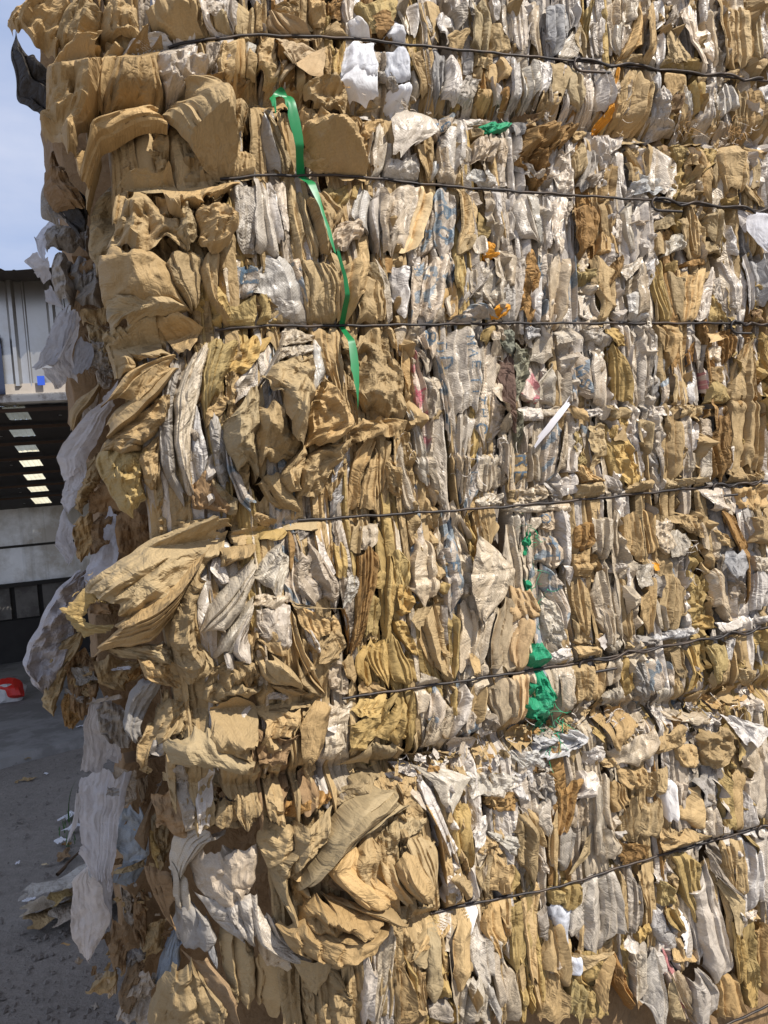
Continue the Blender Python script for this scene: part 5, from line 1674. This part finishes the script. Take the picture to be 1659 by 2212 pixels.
def scraps(b, spots, kinds, n, spread=(0.03, 0.02)):
    for kd in kinds:
        g = np.random.default_rng(n * 3 + ord(kd) + ord(b)); parts = []
        for i in range(n):
            px_, py_ = spots[int(g.integers(len(spots)))]; base = 0.0 if b in 'TML' else BASE_B
            s, z = [float(t) for t in pix(np.array(float(px_)), np.array(float(py_)), base)]; s += g.normal(0, spread[0]); z += g.normal(0, spread[1]); r = g.uniform(0.004, 0.011)
            uu, vv = np.meshgrid(np.linspace(-1, 1, 5), np.linspace(-1, 1, 5)); a = g.uniform(0, 6.28)
            x = r * (uu * math.cos(a) - 0.6 * vv * math.sin(a)) + g.normal(0, 0.1 * r, uu.shape); y = r * (uu * math.sin(a) + 0.6 * vv * math.cos(a)) + g.normal(0, 0.1 * r, uu.shape)
            d = base + g.uniform(-0.006, 0.010) + g.normal(0, 0.16 * r, uu.shape) + r * (g.uniform(-.7, .7) * uu + g.uniform(-.7, .7) * vv) + (corner_back(np.array(s), b) if b in 'TML' else 0)
            parts.append((P3(s + x, z + y, d).reshape(-1, 3), grid_faces(5, 5)))
        V, F = join(parts); o = bparent(new_mesh('torn_scrap', V, F, KIND[kd][1], None, V[:, [0, 2]] * 1.0, smooth=False), b); o['kind'] = 'stuff'
scraps('M', seam_ml_px, 'ksoy', 14); scraps('L', seam_ml_px + [(1110, 1690), (1150, 1700)], 'ksn', 14); scraps('M', seam_tm_px, 'nk', 9)
scraps('b', [(250, 1990), (240, 1950), (300, 1960), (280, 1850), (260, 2050), (330, 1900)], 'dkn', 26, (0.05, 0.06))
scraps('L', [(480, 1740), (420, 1720), (600, 1740), (560, 1750)], 'dkq', 24, (0.05, 0.03))

# ------------------------------------------------------------------ printed letters on the sacks
GL = {'T': [[(0, 1), (1, 1)], [(.5, 1), (.5, 0)]], 'H': [[(0, 0), (0, 1)], [(1, 0), (1, 1)], [(0, .5), (1, .5)]], 'E': [[(1, 1), (0, 1), (0, 0), (1, 0)], [(0, .5), (.8, .5)]],
 'F': [[(1, 1), (0, 1), (0, 0)], [(0, .5), (.8, .5)]], 'A': [[(0, 0), (.5, 1), (1, 0)], [(.2, .38), (.8, .38)]], 'D': [[(0, 0), (0, 1), (.6, 1), (1, .7), (1, .3), (.6, 0), (0, 0)]],
 'C': [[(1, .8), (.7, 1), (.3, 1), (0, .7), (0, .3), (.3, 0), (.7, 0), (1, .2)]], 'O': [[(.3, 0), (.7, 0), (1, .3), (1, .7), (.7, 1), (.3, 1), (0, .7), (0, .3), (.3, 0)]],
 'R': [[(0, 0), (0, 1), (.7, 1), (1, .85), (1, .65), (.7, .5), (0, .5)], [(.5, .5), (1, 0)]], 'B': [[(0, 0), (0, 1), (.7, 1), (.95, .8), (.7, .52), (0, .52)], [(.7, .52), (1, .25), (.7, 0), (0, 0)]],
 'U': [[(0, 1), (0, .3), (.3, 0), (.7, 0), (1, .3), (1, 1)]], 'S': [[(1, .8), (.7, 1), (.3, 1), (0, .75), (.3, .52), (.7, .48), (1, .25), (.7, 0), (.3, 0), (0, .2)]],
 'M': [[(0, 0), (0, 1), (.5, .4), (1, 1), (1, 0)]], 'I': [[(.5, 0), (.5, 1)]], 'X': [[(0, 0), (1, 1)], [(0, 1), (1, 0)], [(0.1, .5), (.9, .5)]], '=': [[(0, .75), (1, .75)], [(0, .25), (1, .25)]],
 '8': [[(.3, .5), (.05, .75), (.3, 1), (.7, 1), (.95, .75), (.7, .5), (.3, .5), (0, .25), (.3, 0), (.7, 0), (1, .25), (.7, .5)]]}
def ink(name, col):
    T = NT(name); uv = T.n('TexCoord'); nz = T.n('TexNoise', Scale=260.0, Detail=4.0); T.l(uv.outputs['Object'], nz.inputs['Vector'])
    bs = T.n('BsdfPrincipled', Roughness=0.5); bs.inputs['Base Color'].default_value = (*col, 1); tp = T.n('BsdfTransparent'); ms = T.n('MixShader')
    T.l(T.ramp(nz.outputs[0], [(0.38, 0.25), (0.52, 0.92)]), ms.inputs[0]); T.l(tp.outputs[0], ms.inputs[1]); T.l(bs.outputs[0], ms.inputs[2]); T.l(ms.outputs[0], T.out.inputs[0]); return T.m
INK_B, INK_R = ink('blue_ink', (0.10, 0.155, 0.21)), ink('red_ink', (0.45, 0.10, 0.13))
LET = [('R', 959, 458, 30, 100), ('O', 960, 503, 32, 95), ('E', 928, 509, 28, 95), ('A', 954, 561, 30, 100), ('U', 921, 586, 28, 100), ('B', 900, 578, 20, 100),
 ('B', 930, 728, 26, 100), ('D', 955, 748, 24, 95), ('D', 962, 783, 30, 95), ('M', 1013, 738, 22, 92), ('A', 1016, 766, 22, 92), ('E', 1022, 792, 20, 92), ('T', 1021, 824, 22, 92), ('I', 1022, 848, 16, 92),
 ('T', 1037, 863, 24, 105), ('H', 1044, 892, 20, 95), ('C', 1041, 926, 28, 95), ('H', 1250, 803, 26, 70), ('S', 1261, 829, 22, 95), ('C', 1253, 862, 22, 80),
 ('E', 1028, 994, 24, 95), ('T', 1031, 1020, 22, 95), ('=', 976, 988, 28, 5), ('R', 1131, 995, 30, 95), ('E', 1128, 1030, 28, 95), ('D', 780, 330, 0, 0),
 ('B', 830, 260, 0, 0), ('D', 935, 265, 30, 60), ('O', 960, 285, 26, 60), ('H', 1190, 1165, 26, 95), ('O', 1178, 1120, 24, 95), ('T', 1196, 1200, 26, 95),
 ('A', 955, 1182, 30, 95), ('E', 970, 1225, 26, 95), ('E', 1165, 630, 0, 0), ('T', 1120, 760, 0, 0), ('E', 540, 595, 46, 12), ('8', 993, 1132, 0, 0)]
LET_R = [('X', 903, 850, 30, 20), ('E', 514, 1698, 20, -38), ('F', 534, 1686, 20, -38), ('T', 554, 1674, 20, -38), ('8', 993, 1132, 20, 5), ('F', 1160, 870, 22, 10)]
trees = {}
def letter(ch, x, y, size, rot, mat):
    if size == 0: return
    sc_, zc = [float(t) for t in pix(np.array(float(x)), np.array(float(y)), 0.006)]
    best = None
    Oq = P3(np.array(sc_), np.array(zc), np.array(0.25)); 
    for idx, (o, V, F, b, kd, sm_, zm) in enumerate(PIECES):
        if b not in 'TML' or abs(sm_ - sc_) > 0.16 or abs(zm - zc) > 0.22 or kd in 'EWGt': continue
        if idx not in trees: trees[idx] = BVHTree.FromPolygons(V.tolist(), F.tolist())
        hit = trees[idx].ray_cast(Vector(Oq), Vector(-N), 0.6)
        if hit[0] is not None and (best is None or hit[3] < best[0]): best = (hit[3], idx, o)
    if best is None: return
    tr = trees[best[1]]; th = math.radians(rot); mpp = 1.0 / 1330; hgt = size * mpp; wid = hgt * 0.78; sw = hgt * 0.085; parts = []
    for pl in GL[ch]:
        P = np.array(pl, float); d = np.r_[0, np.cumsum(np.linalg.norm(np.diff(P, axis=0), axis=1))]; n = max(6, int(d[-1] * 14)); t = np.linspace(0, d[-1], n)
        q = np.stack([np.interp(t, d, P[:, 0]), np.interp(t, d, P[:, 1])], 1); q = (q - 0.5) * [wid, hgt]; T_ = np.gradient(q, axis=0); T_ /= np.linalg.norm(T_, axis=1)[:, None] + 1e-9; nn_ = np.stack([-T_[:, 1], T_[:, 0]], 1)
        G = np.stack([q + nn_ * sw * k for k in (-1, -0.33, 0.33, 1)], 1)
        a = G[..., 0] * math.cos(th) + G[..., 1] * math.sin(th); c = -G[..., 0] * math.sin(th) + G[..., 1] * math.cos(th)
        W3 = P3(sc_ + a, zc + c, np.full(a.shape, 0.25)); out = np.full(W3.shape, np.nan)
        for i_ in range(W3.shape[0]):
            for j_ in range(4):
                hit = tr.ray_cast(Vector(W3[i_, j_]), Vector(-N), 0.6)
                if hit[0] is not None: out[i_, j_] = np.array(hit[0]) + N * 0.0007
        F = grid_faces(W3.shape[0], 4); O2 = out.reshape(-1, 3); ok = ~np.isnan(O2).any(1); dep = O2 @ N
        good = [f for f in F if ok[f].all() and np.ptp(dep[f]) < 0.006]
        if good:
            used_ = np.unique(good); mp_ = {v_: k_ for k_, v_ in enumerate(used_)}; parts.append((O2[used_], np.array([[mp_[v_] for v_ in f] for f in good])))
    if not parts: return
    V, F = join(parts); p = best[2]; lo = new_mesh('printed_letter', V, F, mat); lo.parent = p
for l in LET: letter(*l, INK_B)
for l in LET_R: letter(*l, INK_R)

# ------------------------------------------------------------------ things on the ground
def crumple_blob(name, c, size, mat, seed, flat=0.6, res=18):
    g = np.random.default_rng(seed); th = np.linspace(0, 2 * math.pi, 2 * res + 1)[:-1]; ph = np.linspace(0.02, math.pi - 0.02, res)
    T_, Ph = np.meshgrid(th, ph); X = np.sin(Ph) * np.cos(T_); Y = np.sin(Ph) * np.sin(T_); Z = np.cos(Ph)
    d = g.normal(0, 1, (26, 3)); d /= np.linalg.norm(d, axis=1)[:, None]; o = g.uniform(0.55, 1.0, 26)
    dots = X[..., None] * d[:, 0] + Y[..., None] * d[:, 1] + Z[..., None] * d[:, 2]; r = np.min(np.where(dots > 0.05, o / np.maximum(dots, 0.05), 9), -1); r = np.minimum(r, 1.25)
    V = np.stack([X * r * size[0], Y * r * size[1], np.maximum(Z * r * size[2], -size[2] * flat) + size[2] * flat], -1) + c
    i = np.arange(V.shape[0] * V.shape[1]).reshape(V.shape[:2]); j = np.roll(i, -1, 1); F = np.stack([i[:-1], j[:-1], j[1:], i[1:]], -1).reshape(-1, 4)
    return new_mesh(name, V.reshape(-1, 3), F[:, ::-1], mat, None, V.reshape(-1, 3)[:, [0, 2]], smooth=False)
p = gnd(np.array(14.0), np.array(1514.0), 0.05)
bag = crumple_blob('plastic_bag', p, (0.20, 0.16, 0.13), plain('bag_grey', (0.55, 0.54, 0.52), 0.4, var=0.35, scale=25), 3)
tag(bag, 'crumpled red and grey plastic bag lying on the shed floor', 'bag')
rp = crumple_blob('red_panel', p + np.array([0.03, 0.0, 0.03]), (0.185, 0.14, 0.12), plain('bag_red', (0.62, 0.03, 0.02), 0.4, var=0.2, scale=25), 8); rp.parent = bag
def scrap_on_ground(px_, py_, w, kind, seed, lab, name='paper_scrap', asp=0.55):
    g = np.random.default_rng(seed); z0 = 0.05 if py_ < 1600 else 0.0; c = gnd(np.array(float(px_)), np.array(float(py_)), z0)
    n_ = 9; uu, vv = np.meshgrid(np.linspace(-1, 1, n_), np.linspace(-1, 1, n_)); a = g.uniform(0, 3.14)
    edge_ = 1 + 0.25 * np.sin(4 * np.arctan2(vv, uu) + g.uniform(0, 6)) + g.normal(0, 0.05, uu.shape)
    x = w * (uu * edge_ * math.cos(a) - asp * vv * edge_ * math.sin(a)); y = w * (uu * edge_ * math.sin(a) + asp * vv * edge_ * math.cos(a))
    h = facets(uu * w, vv * w, w * 0.6, 0.6, g, 1.0); h = h - h.min() + 0.002
    o = new_mesh(name, np.stack([x + c[0], y + c[1], h + z0 - 0.002], -1), grid_faces(n_, n_), KIND[kind][1], None, np.stack([x, y], -1).reshape(-1, 2) + g.uniform(0, 20), smooth=False)
    return tag(o, lab, 'scrap', 'paper scraps littered on the ground')
GS = [(114 / 2, 1640 + 0, 0.035, 'y', 'yellowish kraft scrap just in front of the slab edge'), (116 / 2 + 2, 1690 - 4, 0.04, 'k', 'brown kraft scrap on the dirt, lower of the two near the slab'),
 (100, 1672, 0.022, 'f', 'small white paper curl between slab edge and white gauze cloth'), (36, 1690, 0.02, 'k', 'narrow kraft scrap at the left edge below the slab'),
 (62, 1945 - 0, 0.022, 'f', 'small white scrap on bare dirt, lowest on the left'), (38, 1865, 0.016, 'f', 'tiny white scrap at the left edge on bare dirt'),
 (98, 1868, 0.016, 'h', 'tiny beige scrap on bare dirt beside the gauze cloth'), (205, 2175, 0.014, 'n', 'grey crumb of paper near the foot of the lowest bale'),
 (150, 1765, 0.05, 'f', 'white crumpled paper beside the gauze cloth with a grass blade'), (160, 1795, 0.05, 'f', 'second white crumpled paper beside the gauze cloth, nearer the camera'),
 (132, 1822, 0.03, 'f', 'white fluff on the dirt left of the gauze cloth'), (144, 1826, 0.025, 'o', 'orange brown scrap next to white fluff on the dirt'), (138, 1852, 0.05, 'd', 'dark brown scrap on the dirt left of the gauze'),
 (170, 1758, 0.02, 'k', 'small kraft crumb on the dirt near the gauze'), (175, 1610 - 120 + 80, 0.03, 'f', 'white scrap on the shed floor near the hanging brown sheet')]
for i, (x, y, w, kd, lab) in enumerate(GS): scrap_on_ground(x, y, w, kd, 40 + i, lab)
# the pile of flattened sheets sticking out at the foot of the rear bale
pile = empty('waste_pile', tuple(gnd(np.array(140.0), np.array(1990.0)))); tag(pile, 'small pile of flattened kraft and film sheets on the dirt under the white gauze cloth', 'waste pile')
pc = gnd(np.array(150.0), np.array(1985.0))
for i, (kd, dx, dy, w, l_, tz) in enumerate([('k', 0, 0, 0.15, 0.07, 0.02), ('p', -0.02, 0.04, 0.16, 0.06, 0.05), ('y', 0.05, 0.03, 0.12, 0.05, 0.09), ('t', 0.0, 0.02, 0.16, 0.07, 0.13), ('n', 0.10, 0.0, 0.15, 0.09, 0.03), ('d', 0.16, 0.05, 0.14, 0.10, 0.10)]):
    g = np.random.default_rng(300 + i); n_ = 16; uu, vv = np.meshgrid(np.linspace(-1, 1, n_), np.linspace(-1, 1, n_)); a = 0.5 + g.uniform(-.3, .3)
    x = w * uu * (1 + 0.1 * np.sin(5 * vv)); y = l_ * vv * (1 + 0.2 * np.sin(4 * uu)); h = facets(x, y, 0.05, 0.5, g, 1.0); h = h - h.min() + tz + 0.25 * np.maximum(0, x) 
    V = np.stack([pc[0] + dx + x * math.cos(a) - y * math.sin(a), pc[1] + dy + x * math.sin(a) + y * math.cos(a), h], -1)
    o = new_mesh(KIND[kd][0], V, grid_faces(n_, n_), KIND[kd][1], pile, np.stack([x, y], -1).reshape(-1, 2) + i * 3); o.matrix_parent_inverse = Matrix.Translation(-Vector(pile.location))
# a twig and a few grass blades
M_twig = plain('twig_bark', (0.09, 0.055, 0.03), 0.9)
a_, b_ = gnd(np.array(124.0), np.array(1895.0)), gnd(np.array(176.0), np.array(1840.0)); t = np.linspace(0, 1, 14)[:, None]
V, F = tube_vf(a_ + (b_ - a_) * t + np.array([0, 0, 0.012]) + 0.01 * np.sin(t * 9) * np.array([1, 0.3, 0.6]), np.linspace(0.009, 0.005, 14), 7)
tag(new_mesh('twig', V, F, M_twig), 'thin brown twig lying on the dirt against the gauze cloth', 'twig')
M_grass = plain('grass_blade', (0.06, 0.13, 0.03), 0.6); gp = []
for i in range(26):
    g = np.random.default_rng(900 + i); c = gnd(np.array(150.0 + g.normal(0, 10)), np.array(1800.0 + g.normal(0, 22))); hgt = g.uniform(0.03, 0.10) if i else 0.34; th = g.uniform(0, 6.28); t = np.linspace(0, 1, 7)
    le = np.stack([c[0] + math.cos(th) * 0.35 * hgt * t ** 2, c[1] + math.sin(th) * 0.35 * hgt * t ** 2, hgt * t * (1 - 0.25 * t)], 1); w = 0.0035 * (1 - t) + 0.0004; nrm = np.array([-math.sin(th), math.cos(th), 0])
    gp.append((np.stack([le - w[:, None] * nrm, le + w[:, None] * nrm], 1).reshape(-1, 3), grid_faces(7, 2)))
V, F = join(gp); tag(new_mesh('grass', V, F, M_grass), 'few green grass blades growing by the gauze cloth', 'grass', kind='stuff')
# pebbles and crumbs of litter too small to count
g = np.random.default_rng(77); pp = []
for i in range(700):
    c = gnd(np.array(g.uniform(-60, 330)), np.array(g.uniform(1620, 2230))); r = abs(g.normal(0.005, 0.004)) + 0.002
    q = g.normal(0, 1, (6, 3)); q /= np.linalg.norm(q, axis=1)[:, None]; V = np.array([[1, 0, 0], [-1, 0, 0], [0, 1, 0], [0, -1, 0], [0, 0, .7], [0, 0, -.3]]) * r * g.uniform(0.6, 1.4, (6, 1)) + c
    pp.append((V, np.array([[0, 2, 4], [2, 1, 4], [1, 3, 4], [3, 0, 4], [2, 0, 5], [1, 2, 5], [3, 1, 5], [0, 3, 5]])))
V, F = join(pp); tag(new_mesh('pebbles', V, F, plain('pebble', (0.17, 0.15, 0.13), 0.9, var=0.5, scale=30), smooth=False), 'pebbles and crumbs scattered over the dirt', 'pebbles', kind='stuff')
